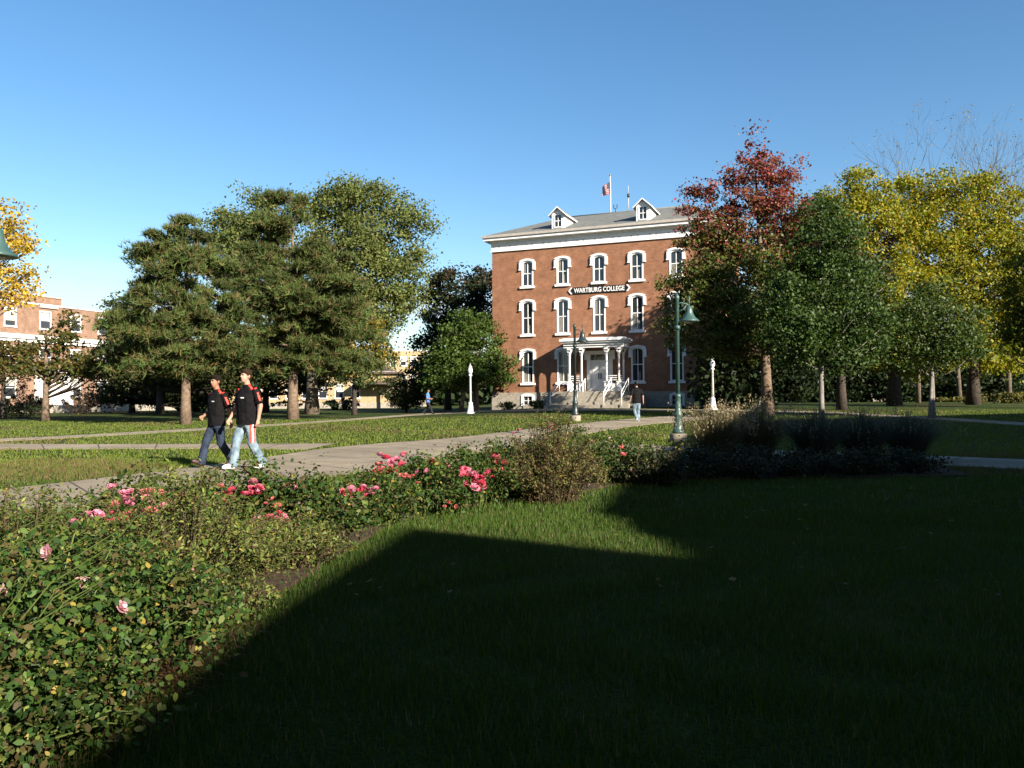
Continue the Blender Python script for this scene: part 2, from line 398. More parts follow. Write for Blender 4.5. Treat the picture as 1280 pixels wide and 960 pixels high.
# planting bed under the roses
BED = [(-1.75,2.2),(-1.70,3.2),(-1.62,4.4),(-1.55,5.6),(-1.42,7.0),(-1.22,8.8),(-.5,9.8),(.6,10.5),(1.5,12.0),(2.4,12.6),(4.0,12.8),(6.0,12.8),(7.4,13.0)]
BED2 = [(-3.0,2.2),(-3.3,3.2),(-3.7,4.6),(-3.5,5.9),(-3.05,7.4),(-2.1,9.0),(-1.1,10.4),(-.1,12.0),(1.0,14.8),(2.6,16.0),(4.4,17.0),(6.6,17.6),(8.8,18.0)]
def V2(l): return [Vector(p) for p in l]
strip('planting_bed', V2(BED), V2(BED2), n=40, lift=.03, mat=MULCH, pix=False)

def grass():
    vs_, cs = [], []
    def add(n, ymin, ymax, hgt, wid, power=1.0):
        y = ymin+(ymax-ymin)*RNG.random(n)**power
        x = (RNG.random(n)*2-1)*(y*.66+.4)
        k = np.ones(n, bool)
        for q_, p in enumerate(PATHPOLY):
            j_ = .16 if q_ == 5 else .025
            k &= ~inpoly(x+RNG.normal(size=n)*j_, y+RNG.normal(size=n)*j_, p)
        x, y = x[k], y[k]; n = len(x); z = zg(x, y)
        a = RNG.random(n)*2*np.pi; h = hgt*(.5+RNG.random(n)*.9)*(.75+.5*np.sin(x*2.1+np.sin(y*1.7)*2)**2); wd = wid*(.6+.8*RNG.random(n))
        lean = .55*RNG.random(n)*h; la = RNG.random(n)*2*np.pi
        c, s = np.cos(a)*wd/2, np.sin(a)*wd/2
        b0 = np.stack([x-c, y-s, z-.005], -1); b1 = np.stack([x+c, y+s, z-.005], -1)
        tip = np.stack([x+lean*np.cos(la), y+lean*np.sin(la), z+h], -1)
        v = np.stack([b0, b1, tip], 1).reshape(-1, 3)
        t = RNG.random((n, 1))
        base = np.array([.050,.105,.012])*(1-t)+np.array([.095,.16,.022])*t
        far = np.clip((y-11)/8, 0, 1)[:, None]; base = base*(1+far*np.array([1.15,.62,.75]))  # far blades tinted brighter and yellower, sunlight put into the colour
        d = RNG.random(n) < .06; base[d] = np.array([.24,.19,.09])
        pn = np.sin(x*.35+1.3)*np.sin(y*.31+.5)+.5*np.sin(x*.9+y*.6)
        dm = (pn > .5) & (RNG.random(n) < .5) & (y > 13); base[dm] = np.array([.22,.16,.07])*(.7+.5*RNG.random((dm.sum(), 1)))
        vs_.append(v); cs.append(base)
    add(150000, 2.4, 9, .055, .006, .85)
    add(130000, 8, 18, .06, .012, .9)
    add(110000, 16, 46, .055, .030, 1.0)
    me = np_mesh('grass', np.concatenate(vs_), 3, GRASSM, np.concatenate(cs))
    tag(link_mesh('grass', me), 'short mown green turf with dry tan blades among it', 'grass', kind='stuff')
grass()

def rand_unit(n):
    v = RNG.normal(size=(n, 3)); return v/np.linalg.norm(v, axis=1, keepdims=True)
def leaf_quads(c, nrm, size, aspect=.6, fold=0):
    """diamond leaves: centre, normal, length"""
    n = len(c)
    r = rand_unit(n); u = np.cross(nrm, r); u /= np.linalg.norm(u, axis=1, keepdims=True)+1e-9; w = np.cross(nrm, u)
    s = size.reshape(-1, 1)
    v = np.stack([c-u*s*.5, c+w*s*aspect*.5-u*s*.05, c+u*s*.5, c-w*s*aspect*.5-u*s*.05], 1)
    return v.reshape(-1, 3)
def leaf_hex(c, nrm, size, aspect=.6):
    """pointed oval leaves with six corners, tip drooping"""
    n = len(c); r = rand_unit(n); u = np.cross(nrm, r); u /= np.linalg.norm(u, axis=1, keepdims=True)+1e-9; w = np.cross(nrm, u); s = size.reshape(-1, 1)
    a = aspect*.5
    v = np.stack([c-u*s*.5, c-u*s*.22+w*s*a*.85, c+u*s*.14+w*s*a*.8, c+u*s*.5-nrm*s*.12, c+u*s*.14-w*s*a*.8, c-u*s*.22-w*s*a*.85], 1)
    return v.reshape(-1, 3)
def fallen():
    n = 1300; y = 5+40*RNG.random(n); x = (RNG.random(n)*2-1)*y*.66; z = zg(x, y)+.045
    nr = rand_unit(n)*.4+np.array([0, 0, 1]); nr /= np.linalg.norm(nr, axis=1, keepdims=True)
    pal = np.array([[.30,.20,.06],[.22,.11,.04],[.34,.26,.08],[.18,.13,.07]])
    me = np_mesh('fallen_leaves', leaf_quads(np.stack([x, y, z], -1), nr, .03+.04*RNG.random(n), .75), 4, LEAF, pal[RNG.integers(0, 4, n)])
    tag(link_mesh('fallen_leaves', me), 'scattered tan and yellow autumn leaves lying on the lawn', 'leaves', kind='stuff')
fallen()

# ------------------------------------------------------------------ trees
def crown_points(lobes, n, inner=.45):
    vol = np.array([(l[3]*l[4]*l[5])**.75 for l in lobes]); p = vol/vol.sum()
    idx = RNG.choice(len(lobes), n, p=p); L = np.array(lobes)[idx]
    d = rand_unit(n); r = (inner**3+(1-inner**3)*RNG.random(n))**(1/3)
    stray = np.where(RNG.random(n) < .16, 1+.28*RNG.random(n), 1.0)
    return L[:, :3]+d*(r*stray)[:, None]*L[:, 3:6], d
def tree(name, label, cat, base, d, lobes, colour, leaf=.16, nclump=180, per=70, clump=.55, bark=None, trunk_r=.25, mat=None, lean=(0, 0),
         style='leaf', stems=None, group=None, limb_n=60, trunk_top=None, inner=.45, flat=.65):
    """base: (px) at depth d, lobes in photo-scale units at that depth -> metres"""
    p0 = onground(base, d)
    root = empty(name, p0); tag(root, label, cat, group)
    LB = []
    for l in lobes:
        q = at(l[0], l[1], d); k = d/F
        ry = l[4] if len(l) > 4 else (l[2]+l[3])/2
        dy = l[5] if len(l) > 5 else 0
        LB.append((q.x-p0.x, dy+random.uniform(-.3, .3)*l[2]*k, q.z-p0.z, l[2]*k, ry*k, l[3]*k))
    zmax = max(l[2]+l[5]*.6 for l in LB); ztop = trunk_top or zmax*.9
    # trunk and limbs
    tb = MB()
    starts = stems or [(0, 0)]
    axes = []
    for (sx, tx) in starts:
        pts, rad = [], []
        for i in range(9):
            t = i/8
            pts.append((sx+(tx-sx)*t+lean[0]*t+.06*math.sin(3.1*t+sx*7)*trunk_r*4*t, lean[1]*t+.05*math.cos(4*t)*trunk_r*4*t, ztop*t-.06))
            rad.append(trunk_r*(1.25 if i == 0 else 1.0)*(1-t)**.8+.02)
        tb.tube(pts, rad, 10); axes.append(pts)
    cc, cd = crown_points(LB, nclump, inner)
    k = min(limb_n, nclump)
    for i in range(k):
        c = cc[i]; ax = axes[i % len(axes)]
        hz_ = math.hypot(c[0], c[1]); zs = max(.25*ztop, min(ztop*.92, c[2]-(.55 if style != 'pine' else .12)*hz_-.2))
        t = min(1, max(0, zs/ztop)); a = np.array(ax[min(8, int(t*8))]); a2 = np.array(ax[min(8, int(t*8)+1)]); fr = t*8-int(t*8); st = a+(a2-a)*fr
        mid = st*.45+np.array(c)*.55+np.array([0, 0, -.06*hz_])+RNG.normal(size=3)*.1
        r0 = max(.02, min(trunk_r*.33*(1-t)**.5, .05+.012*hz_))
        tb.tube([st, mid, c], [r0, r0*.6, .012], 5)
    tb.build('trunk', bark or BARK, root)
    # foliage
    n = nclump*per
    ci = np.repeat(np.arange(nclump), per)
    cs = clump*(.55+.8*RNG.random(nclump))
    off = RNG.normal(size=(n, 3))*np.array([.5, .5, .5*flat])*cs[ci][:, None]
    pos = cc[ci]+off
    cols = colour(pos, cc[ci], n)
    shade = ((.8+.4*RNG.random(nclump)) if style != 'pine' else (.62+.75*RNG.random(nclump)))[ci][:, None]*(.8+.4*RNG.random((n, 1)))
    cols = np.clip(cols*shade, 0, .9)
    if style == 'pine':
        # tufts: every point carries a fan of long needles
        m = 7; pos2 = np.repeat(pos, m, 0); out = cd[ci]*.5+np.array([0, 0, .55]); out = np.repeat(out, m, 0)+RNG.normal(size=(n*m, 3))*.65
        out /= np.linalg.norm(out, axis=1, keepdims=True)
        ln = leaf*(.7+.6*RNG.random(n*m))[:, None]
        sd = np.cross(out, rand_unit(n*m)); sd /= np.linalg.norm(sd, axis=1, keepdims=True)+1e-9; wd = leaf*.15
        v = np.stack([pos2-sd*wd*.5, pos2+sd*wd*.5, pos2+out*ln], 1).reshape(-1, 3)
        me = np_mesh('crown', v, 3, mat or NEEDLE, np.repeat(cols, m, 0))
    else:
        nr = rand_unit(n)+cd[ci]*.55+np.array([0, 0, .35]); nr /= np.linalg.norm(nr, axis=1, keepdims=True)
        me = np_mesh('crown', leaf_quads(pos, nr, leaf*(.6+.8*RNG.random(n)), .68), 4, mat or LEAF, cols)
    link_mesh('crown', me, root)
    return root
def mixcol(*cols):
    C = np.array(cols)
    def f(pos, cen, n): return C[RNG.integers(0, len(C), n)]
    return f
def gradcol(z0, z1, low, high, noise=.25):
    lo, hi = np.array(low), np.array(high)
    def f(pos, cen, n):
        t = np.clip((cen[:, 2]-z0)/(z1-z0)+RNG.normal(size=n)*noise, 0, 1)
        a = lo[RNG.integers(0, len(lo), n)]; b = hi[RNG.integers(0, len(hi), n)]
        pick = RNG.random(n) < t
        return np.where(pick[:, None], b, a)
    return f
PINE = mixcol((.060,.105,.024),(.08,.12,.028),(.11,.14,.036),(.14,.11,.04))
GREY_GREEN = mixcol((.15,.19,.045),(.18,.22,.06),(.22,.23,.075),(.11,.155,.035))
MID = mixcol((.06,.115,.022),(.075,.13,.026),(.09,.14,.03))
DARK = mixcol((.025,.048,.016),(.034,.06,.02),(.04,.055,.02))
YELLOW = mixcol((.36,.32,.024),(.30,.30,.024),(.23,.28,.025),(.38,.28,.03),(.17,.23,.025))
GOLD = mixcol((.62,.40,.03),(.55,.36,.03),(.45,.34,.03),(.6,.42,.05))

tree('pine_tree', 'broad pine with bare grey trunk, directly left of the two walking men', 'tree', 232, 40,
     [(240,288,14,16),(212,300,22,14),(192,318,18,14),(180,330,12,10),(240,312,26,18),(268,330,20,18),(232,340,44,24),(196,360,26,16),(215,385,52,26),(262,385,40,26),(160,400,26,16),(190,420,56,24),(258,420,52,24),(150,446,30,16),(205,450,58,18),(262,452,54,17),(300,444,24,14)],
     PINE, leaf=.30, nclump=215, per=84, clump=.60, bark=BARK_P, trunk_r=.24, style='pine', flat=.42, inner=.2, limb_n=90)
tree('pine_tree', 'tallest pine, pale trunk rising just right of the taller walking man', 'tree', 366, 46,
     [(345,255,16,13),(372,262,14,12),(355,280,36,18),(330,300,26,16),(392,300,30,20),(352,318,46,24),(410,330,32,20),(340,350,56,24),(396,362,54,24),(318,378,34,16),(355,388,62,24),(420,392,46,24),(365,420,66,20),(430,425,42,20),(322,436,36,16),(395,450,60,16),(440,455,34,14),(345,455,34,10)],
     PINE, leaf=.32, nclump=255, per=90, clump=.66, bark=BARK_P, trunk_r=.30, style='pine', flat=.42, inner=.2, limb_n=90)
tree('maple_tree', 'huge olive green maple with thick trunk rising behind the pines', 'tree', 390, 58,
     [(312,250,14,10),(285,262,16,12),(335,258,18,10),(420,240,16,14),(440,236,14,12),(470,240,16,14),(498,248,14,10),(528,268,10,10),(535,292,8,10),(524,330,10,16),(300,275,40,16),(320,300,46,30),(270,290,30,20),(400,262,40,22),(450,262,40,28),(490,262,30,18),(515,278,20,16),(440,300,55,32),(490,315,38,30),(470,350,55,32),(500,372,26,22),(440,400,50,30),(400,350,60,40),(470,392,36,26),(290,330,40,30)],
     GREY_GREEN, leaf=.20, nclump=560, per=135, clump=.95, trunk_r=.48, bark=BARK, limb_n=120, trunk_top=11)
tree('small_tree', 'small tree with orange yellow top leaves at right edge of the pines', 'tree', 443, 55,
     [(466,412,16,18),(470,436,22,16),(440,450,30,20),(480,450,18,10),(452,470,34,12)],
     gradcol(2.2, 6.2, [(.05,.09,.02),(.07,.11,.025)], [(.42,.27,.03),(.34,.24,.03),(.14,.15,.03)]), leaf=.19, nclump=90, per=60, clump=.6, trunk_r=.16, bark=BARK_D)
tree('broad_tree', 'dark rounded green tree behind the left side of the left pine', 'tree', 200, 62,
     [(160,400,26,26),(170,430,40,26),(150,445,24,24),(200,440,40,30),(180,465,46,20),(240,460,40,24),(285,470,36,20),(320,465,30,20)],
     mixcol((.06,.075,.02),(.09,.09,.025),(.05,.07,.02)), leaf=.25, nclump=260, per=80, clump=1.0, trunk_r=.3, bark=BARK_D)
tree('maple_sapling', 'thin trunked small maple with green and orange leaves before the left brick hall', 'tree', 57, 46,
     [(60,442,26,13),(88,452,28,12),(112,460,20,12),(75,425,18,12),(70,464,30,9),(46,458,20,12),(85,405,10,16)],
     mixcol((.075,.10,.02),(.10,.11,.022),(.22,.14,.03),(.06,.085,.02)), leaf=.19, nclump=95, per=42, clump=.55, trunk_r=.20, bark=BARK_P)
tree('maple_sapling', 'green orange tinged maple at the very left edge, behind a bare reddish shrub', 'tree', 4, 50,
     [(5,438,26,16),(28,448,18,16),(15,462,26,14),(-20,450,30,24),(30,470,14,8)],
     mixcol((.075,.10,.02),(.10,.11,.022),(.22,.13,.03),(.09,.07,.02)), leaf=.19, nclump=90, per=42, clump=.55, trunk_r=.16, bark=BARK_D)
tree('golden_tree', 'bright golden yellow tree reaching in at the upper left edge', 'tree', -70, 27,
     [(8,272,20,18),(22,300,22,20),(5,300,24,20),(35,335,14,12),(28,356,20,10),(6,350,20,14),(0,382,24,9),(30,376,14,5),(-60,300,60,60),(-50,370,60,30)],
     GOLD, leaf=.11, nclump=240, per=60, clump=.42, trunk_r=.2, bark=BARK_D, limb_n=100)
tree('low_branching_tree', 'fresh green low branching tree with leaning stems beside the white lamp post', 'tree', 591, 59,
     [(588,400,22,16),(575,418,24,18),(606,420,24,18),(590,440,38,20),(558,445,26,20),(618,455,26,14),(600,468,40,14),(565,472,34,16),(628,470,14,8),(548,480,20,12)],
     mixcol((.065,.115,.02),(.085,.14,.024),(.10,.15,.03)), leaf=.2, nclump=230, per=90, clump=.7, trunk_r=.15, bark=BARK_P, stems=[(-.9,.2),(.3,.3),(.1,-.9)])
tree('dark_tree', 'tall dark tree with purplish top behind the fresh green tree', 'tree', 560, 74,
     [(560,348,26,12),(540,372,16,16),(575,365,36,22),(600,350,24,18),(615,345,18,14),(545,405,24,22),(575,400,40,30),(605,390,26,30),(532,430,16,12),(545,455,28,22),(530,470,20,20),(575,460,40,30)],
     gradcol(10, 14, [(.022,.038,.016),(.03,.05,.018)], [(.07,.06,.03),(.11,.055,.04),(.04,.05,.02)]), leaf=.26, nclump=300, per=80, clump=.9, trunk_r=.3, bark=BARK_D)
tree('large_bush', 'rounded olive bush as tall as a door behind the blue shirted walker', 'bush', 508, 62,
     [(492,490,16,18),(512,486,20,22),(528,482,16,22),(505,502,28,8)], mixcol((.05,.075,.022),(.065,.085,.028),(.04,.06,.02)), leaf=.15, nclump=150, per=70, clump=.5, trunk_r=.08, bark=BARK_D)
tree('red_maple', 'tall maple turning red at its pointed top, leaning pale trunk, right of the brick hall', 'tree', 960, 41,
     [(940,172,12,12),(935,196,20,16),(962,200,16,14),(990,205,12,8),(942,225,36,18),(975,228,22,16),(905,222,10,10),(885,240,26,14),(868,235,16,10),(930,255,45,18),(870,265,26,14),(975,262,36,22),(900,290,45,20),(868,300,26,18),(960,300,50,26),(1000,285,25,25),
      (880,335,36,18),(930,335,46,26),(985,340,34,26),(850,355,30,10),(890,372,46,18),(945,380,52,26),(838,376,18,7),(870,405,40,16),(925,418,55,20),(975,410,40,24),(850,428,22,10),(905,440,36,8),(895,345,30,16),(905,310,36,18),(885,365,40,18),(900,425,44,14),(860,392,30,14),(950,440,40,14),(915,392,50,24)],
     gradcol(7.6, 10.6, [(.085,.13,.024),(.11,.15,.028),(.13,.135,.03)], [(.30,.065,.055),(.23,.06,.055),(.30,.12,.05),(.15,.085,.04)], .22),
     leaf=.15, nclump=880, per=62, clump=.50, trunk_r=.28, bark=BARK_P, lean=(-.55, 0), limb_n=80, inner=.25, mat=LEAF_G)
tree('pear_tree', 'dense glossy dark green tree with a thin straight trunk, right of the red topped maple', 'tree', 1027, 35.8,
     [(1028,248,10,14),(1012,262,9,12),(1045,268,12,12),(1020,275,22,22),(1048,290,20,20),(985,372,26,22),(1092,365,16,14),(1100,410,20,18),(1025,310,36,26),(1005,345,36,28),(1050,345,40,30),(1020,385,54,32),(1065,395,40,30),(990,410,38,30),(1035,430,56,26),(1080,430,32,22),(1000,450,30,14),(1060,455,34,12)],
     mixcol((.042,.082,.018),(.058,.105,.022),(.078,.125,.028)), leaf=.14, nclump=360, per=92, clump=.64, trunk_r=.10, bark=BARK_W, limb_n=100, mat=LEAF_G)
tree('pear_tree', 'smaller dark green tree with a pale forked trunk under the yellow trees', 'tree', 1167, 37,
     [(1165,372,26,22),(1150,395,34,22),(1185,400,36,22),(1135,425,36,20),(1170,425,46,22),(1205,428,30,18),(1130,448,26,10),(1185,448,36,10)],
     mixcol((.055,.10,.024),(.075,.125,.028),(.10,.14,.03)), leaf=.13, nclump=220, per=52, clump=.60, trunk_r=.075, bark=BARK_W, limb_n=22, mat=LEAF_G, stems=[(0, -.1), (-.16, .1)])
tree('yellow_tree', 'greenish yellow tree directly right of the glossy dark green tree', 'tree', 1118, 54,
     [(1072,228,20,16),(1050,250,24,20),(1095,245,26,20),(1075,275,40,28),(1115,285,36,28),(1060,310,34,30),(1100,335,50,34),(1130,370,44,34),(1085,385,46,34),(1120,420,56,30),(1060,405,36,30),(1030,262,20,20),(1100,440,50,22),(1140,450,40,18)],
     YELLOW, leaf=.19, nclump=440, per=115, clump=.85, trunk_r=.42, bark=BARK_D, limb_n=90)
tree('yellow_tree', 'widest greenish yellow tree, above the pale forked trunk near the right edge', 'tree', 1217, 56,
     [(1128,236,24,18),(1135,275,30,26),(1140,310,34,30),(1165,238,32,20),(1150,262,24,22),(1205,240,34,22),(1240,262,30,26),(1185,280,50,34),(1235,305,44,36),(1265,310,26,36),(1170,325,50,36),(1220,355,56,38),(1258,365,30,34),(1185,390,50,34),(1240,410,40,30),(1275,270,22,36),(1285,330,30,40),(1180,222,18,10),(1225,225,20,12),(1268,405,20,30),(1215,445,46,20),(1255,452,30,18)],
     YELLOW, leaf=.19, nclump=540, per=115, clump=.9, trunk_r=.40, bark=BARK_D, limb_n=90)
tree('yellow_tree', 'yellow green tree cut by the right edge, its leaves hanging low', 'tree', 1300, 48,
     [(1268,440,16,12),(1285,400,24,30),(1300,350,40,60),(1310,420,40,40),(1275,425,14,14)], mixcol((.16,.20,.025),(.22,.22,.03),(.10,.14,.02)), leaf=.2, nclump=230, per=80, clump=.7, trunk_r=.25, bark=BARK_D)

tree('broad_tree', 'dark green tree with rusty red upper leaves tucked between maple and glossy tree', 'tree', 1052, 47,
     [(968,300,24,20),(960,335,26,22),(980,365,30,24),(955,395,24,20),(985,320,26,22),(1000,278,28,18),(1035,300,36,24),(1010,330,44,30),(1060,340,46,30),(1030,385,54,34),(1075,400,44,34),(1000,420,40,30),(1050,440,52,24)],
     gradcol(7.5, 10.5, [(.05,.08,.02),(.065,.095,.024)], [(.15,.055,.03),(.13,.075,.03),(.08,.09,.02)]), leaf=.2, nclump=420, per=80, clump=.75, trunk_r=.26, bark=BARK_D)
tree('broad_tree', 'dark tree added to deepen the shade behind the two pines', 'tree', 332, 70,  # added tree, darkens the area under the pines before the wing
     [(320,440,50,30),(380,440,50,30),(290,460,40,28),(350,470,60,22),(270,480,34,18),(400,465,34,22)], mixcol((.05,.065,.02),(.07,.08,.024),(.04,.055,.018)), leaf=.27, nclump=240, per=75, clump=1.0, trunk_r=.3, bark=BARK_D)
tree('broad_tree', 'dark low crowned tree added for shade between the thin maple and the left pine', 'tree', 165, 70,  # added for the shade it gives in front of the left hall
     [(150,470,40,22),(190,485,44,20),(220,470,40,26),(165,495,50,14),(240,490,40,16)], mixcol((.04,.05,.018),(.05,.065,.02),(.035,.05,.016)), leaf=.26, nclump=170, per=75, clump=.9, trunk_r=.25, bark=BARK_D)
def bare_tree(label, px, d, top, spread, sparse=0, seed=3):
    rr = random.Random(seed); p0 = onground(px, d); root = empty('bare_tree', p0); tag(root, label, 'tree')
    mb = MB(); tips = []
    def grow(p, v, r, L, lev):
        q = p+v*L*.5+Vector((rr.uniform(-.1, .1), rr.uniform(-.1, .1), 0))*L; e = p+v*L
        mb.tube([p, q, e], [r, r*.8, r*.62], 5 if lev > 1 else 8)
        if lev >= 6: tips.append(e); return
        for k in range(3 if lev < 4 else 2):
            nv = (v+Vector((rr.gauss(0, spread), rr.gauss(0, spread), rr.gauss(.12, .22)))).normalized()
            grow(e, nv, r*.62*rr.uniform(.75, 1), L*rr.uniform(.62, .85), lev+1)
    H = at(px, top, d).z-p0.z
    grow(Vector((0, 0, -.1)), Vector((0, 0, 1)), .24, H*.30, 0)
    mb.build('trunk', BARK, root)
    if sparse:
        t = np.array([tuple(tips[rr.randrange(len(tips))]) for _ in range(sparse)])+RNG.normal(size=(sparse, 3))*.25
        link_mesh('crown', np_mesh('crown', leaf_quads(t, rand_unit(sparse), .12+.06*RNG.random(sparse), .7), 4, LEAF, np.tile(np.array([.28,.22,.08]), (sparse, 1))), root)
    return root
bare_tree('bare branched tree standing behind the widest yellow tree at upper right', 1262, 70, 185, .36, 90, 5)
bare_tree('nearly leafless twiggy tree poking up above the yellow trees', 1148, 72, 168, .34, 500, 9)
bare_tree('leafless tree with spreading grey twigs between the two twiggy yellow crowns', 1200, 76, 190, .36, 60, 12)

for i, (px, d, wpx, topy, lab) in enumerate([(912,50.5,22,408,'dark tree added to shade the right corner of the brick hall'),(965,84,50,425,'dark background tree behind the pale leaning maple trunk'),  # the tree at the hall corner is added to darken the side wall
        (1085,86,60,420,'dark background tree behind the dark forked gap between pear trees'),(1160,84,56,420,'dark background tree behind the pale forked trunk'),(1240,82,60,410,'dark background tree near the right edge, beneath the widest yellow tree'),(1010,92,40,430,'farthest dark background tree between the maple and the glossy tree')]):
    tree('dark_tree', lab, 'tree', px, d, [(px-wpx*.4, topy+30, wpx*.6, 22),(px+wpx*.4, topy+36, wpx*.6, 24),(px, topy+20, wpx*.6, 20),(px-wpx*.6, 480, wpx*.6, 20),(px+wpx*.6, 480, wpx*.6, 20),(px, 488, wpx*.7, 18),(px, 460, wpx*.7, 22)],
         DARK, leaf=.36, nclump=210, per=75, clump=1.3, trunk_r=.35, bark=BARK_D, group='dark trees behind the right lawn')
def treeline():
    n = 34000; x = RNG.uniform(-170, 170, n); y = 135+RNG.uniform(0, 30, n)+8*np.sin(x*.07)
    h = 6.5+2.0*np.sin(x*.11)+1.2*np.sin(x*.31+1); z = zg(x, y)+RNG.random(n)**.7*h
    me = np_mesh('distant_trees', leaf_quads(np.stack([x, y, z], -1), rand_unit(n), 1.1+.9*RNG.random(n), .8), 4, LEAF, DARK(None, None, n)*(.7+.7*RNG.random((n, 1))))
    tag(link_mesh('distant_trees', me), 'low dark line of far trees along the horizon', 'trees', kind='stuff')
treeline()

# ------------------------------------------------------------------ buildings
def wall_open(mb, x0, x1, z0, z1, ops, y=0, rev=.16, m=0):
    xs = sorted({x0, x1, *[o[0] for o in ops], *[o[1] for o in ops]}); zs = sorted({z0, z1, *[o[2] for o in ops], *[o[3] for o in ops]})
    for a, b in zip(xs[:-1], xs[1:]):
        for c, d in zip(zs[:-1], zs[1:]):
            mx, mz = (a+b)/2, (c+d)/2
            if any(o[0] < mx < o[1] and o[2] < mz < o[3] for o in ops): continue
            mb.quad((a, y, c), (b, y, c), (b, y, d), (a, y, d), m)
    for o in ops:
        a, b, c, d = o
        mb.quad((a, y, c), (a, y+rev, c), (a, y+rev, d), (a, y, d), m); mb.quad((b, y, c), (b, y, d), (b, y+rev, d), (b, y+rev, c), m)
        mb.quad((a, y, d), (a, y+rev, d), (b, y+rev, d), (b, y, d), m); mb.quad((a, y, c), (b, y, c), (b, y+rev, c), (a, y+rev, c), m)
def arch_pts(hw, rise, n=10):
    return [(-hw+2*hw*i/n, rise*(1-((2*i/n)-1)**2)) for i in range(n+1)]
def old_window(parent, x, z0, z1, w=.92, hood=True, curtain=0, name='window'):
    """sash window in an opening, origin on the facade plane; z1 = crown of the arch"""
    hw = w/2; f = MB()
    # jambs, head, sash bars
    f.box(x-hw, x-hw+.10, -.03, .13, z0, z1-.10); f.box(x+hw-.10, x+hw, -.03, .13, z0, z1-.10)
    arch = [(x+p[0]*1.0, z1-.22+p[1]) for p in arch_pts(hw-.09, .13)]
    f.prism([(x-hw+.1, z1-.002)]+[(x-hw+.1, z1-.22)]+arch[1:-1]+[(x+hw-.1, z1-.22), (x+hw-.1, z1-.002)], 'y', -.02, .12)
    zm = z0+(z1-z0)*.5
    f.box(x-hw+.1, x+hw-.1, .04, .11, zm-.03, zm+.03); f.box(x-.022, x+.022, .05, .10, z0+.08, zm-.03); f.box(x-.022, x+.022, .05, .10, zm+.03, z1-.12)
    f.box(x-hw+.1, x+hw-.1, .03, .12, z0, z0+.08)
    fr = f.build(name, WHITE, parent)
    g = MB(); g.box(x-hw+.09, x+hw-.09, .085, .095, z0+.04, z1-.04); g.build('pane', GLASS, fr)
    s = MB(); s.box(x-hw-.12, x+hw+.12, -.13, .10, z0-.16, z0-.003); s.build('sill', WHITE, fr)
    if curtain:
        for bit, bx in ((1, (x-hw+.1, x-hw+.1+.2, .076, .083, zm+.04, z1-.2)), (2, (x+.03, x+.03+.16, .076, .083, z0+.1, z0+.7)), (4, (x-hw+.1, x-.03, .076, .083, z0+.1, zm-.04))):
            if curtain & bit: c = MB(); c.box(*bx); c.build('curtain', CURTAIN, fr)
    if hood:
        h = MB(); ow = hw+.17; top = z1+.13
        outer = [(x+p[0]*ow/hw, top-.13+p[1]) for p in arch_pts(hw, .15)]
        inner = [(x+p[0], z1-.12+p[1]) for p in arch_pts(hw-.02, .13)]
        for i in range(len(outer)-1):
            h.prism([outer[i], outer[i+1], inner[i+1], inner[i]], 'y', -.11, .0)
        for sgn in (-1, 1):
            a, b = sorted((x+sgn*(hw-.02), x+sgn*ow)); h.box(a, b, -.11, .0, z1-.62, z1-.10)
            a, b = sorted((x+sgn*(hw-.0), x+sgn*(ow+.03))); h.box(a, b, -.14, .0, z1-.70, z1-.62)
        h.build('hood', WHITE, fr)
    return fr

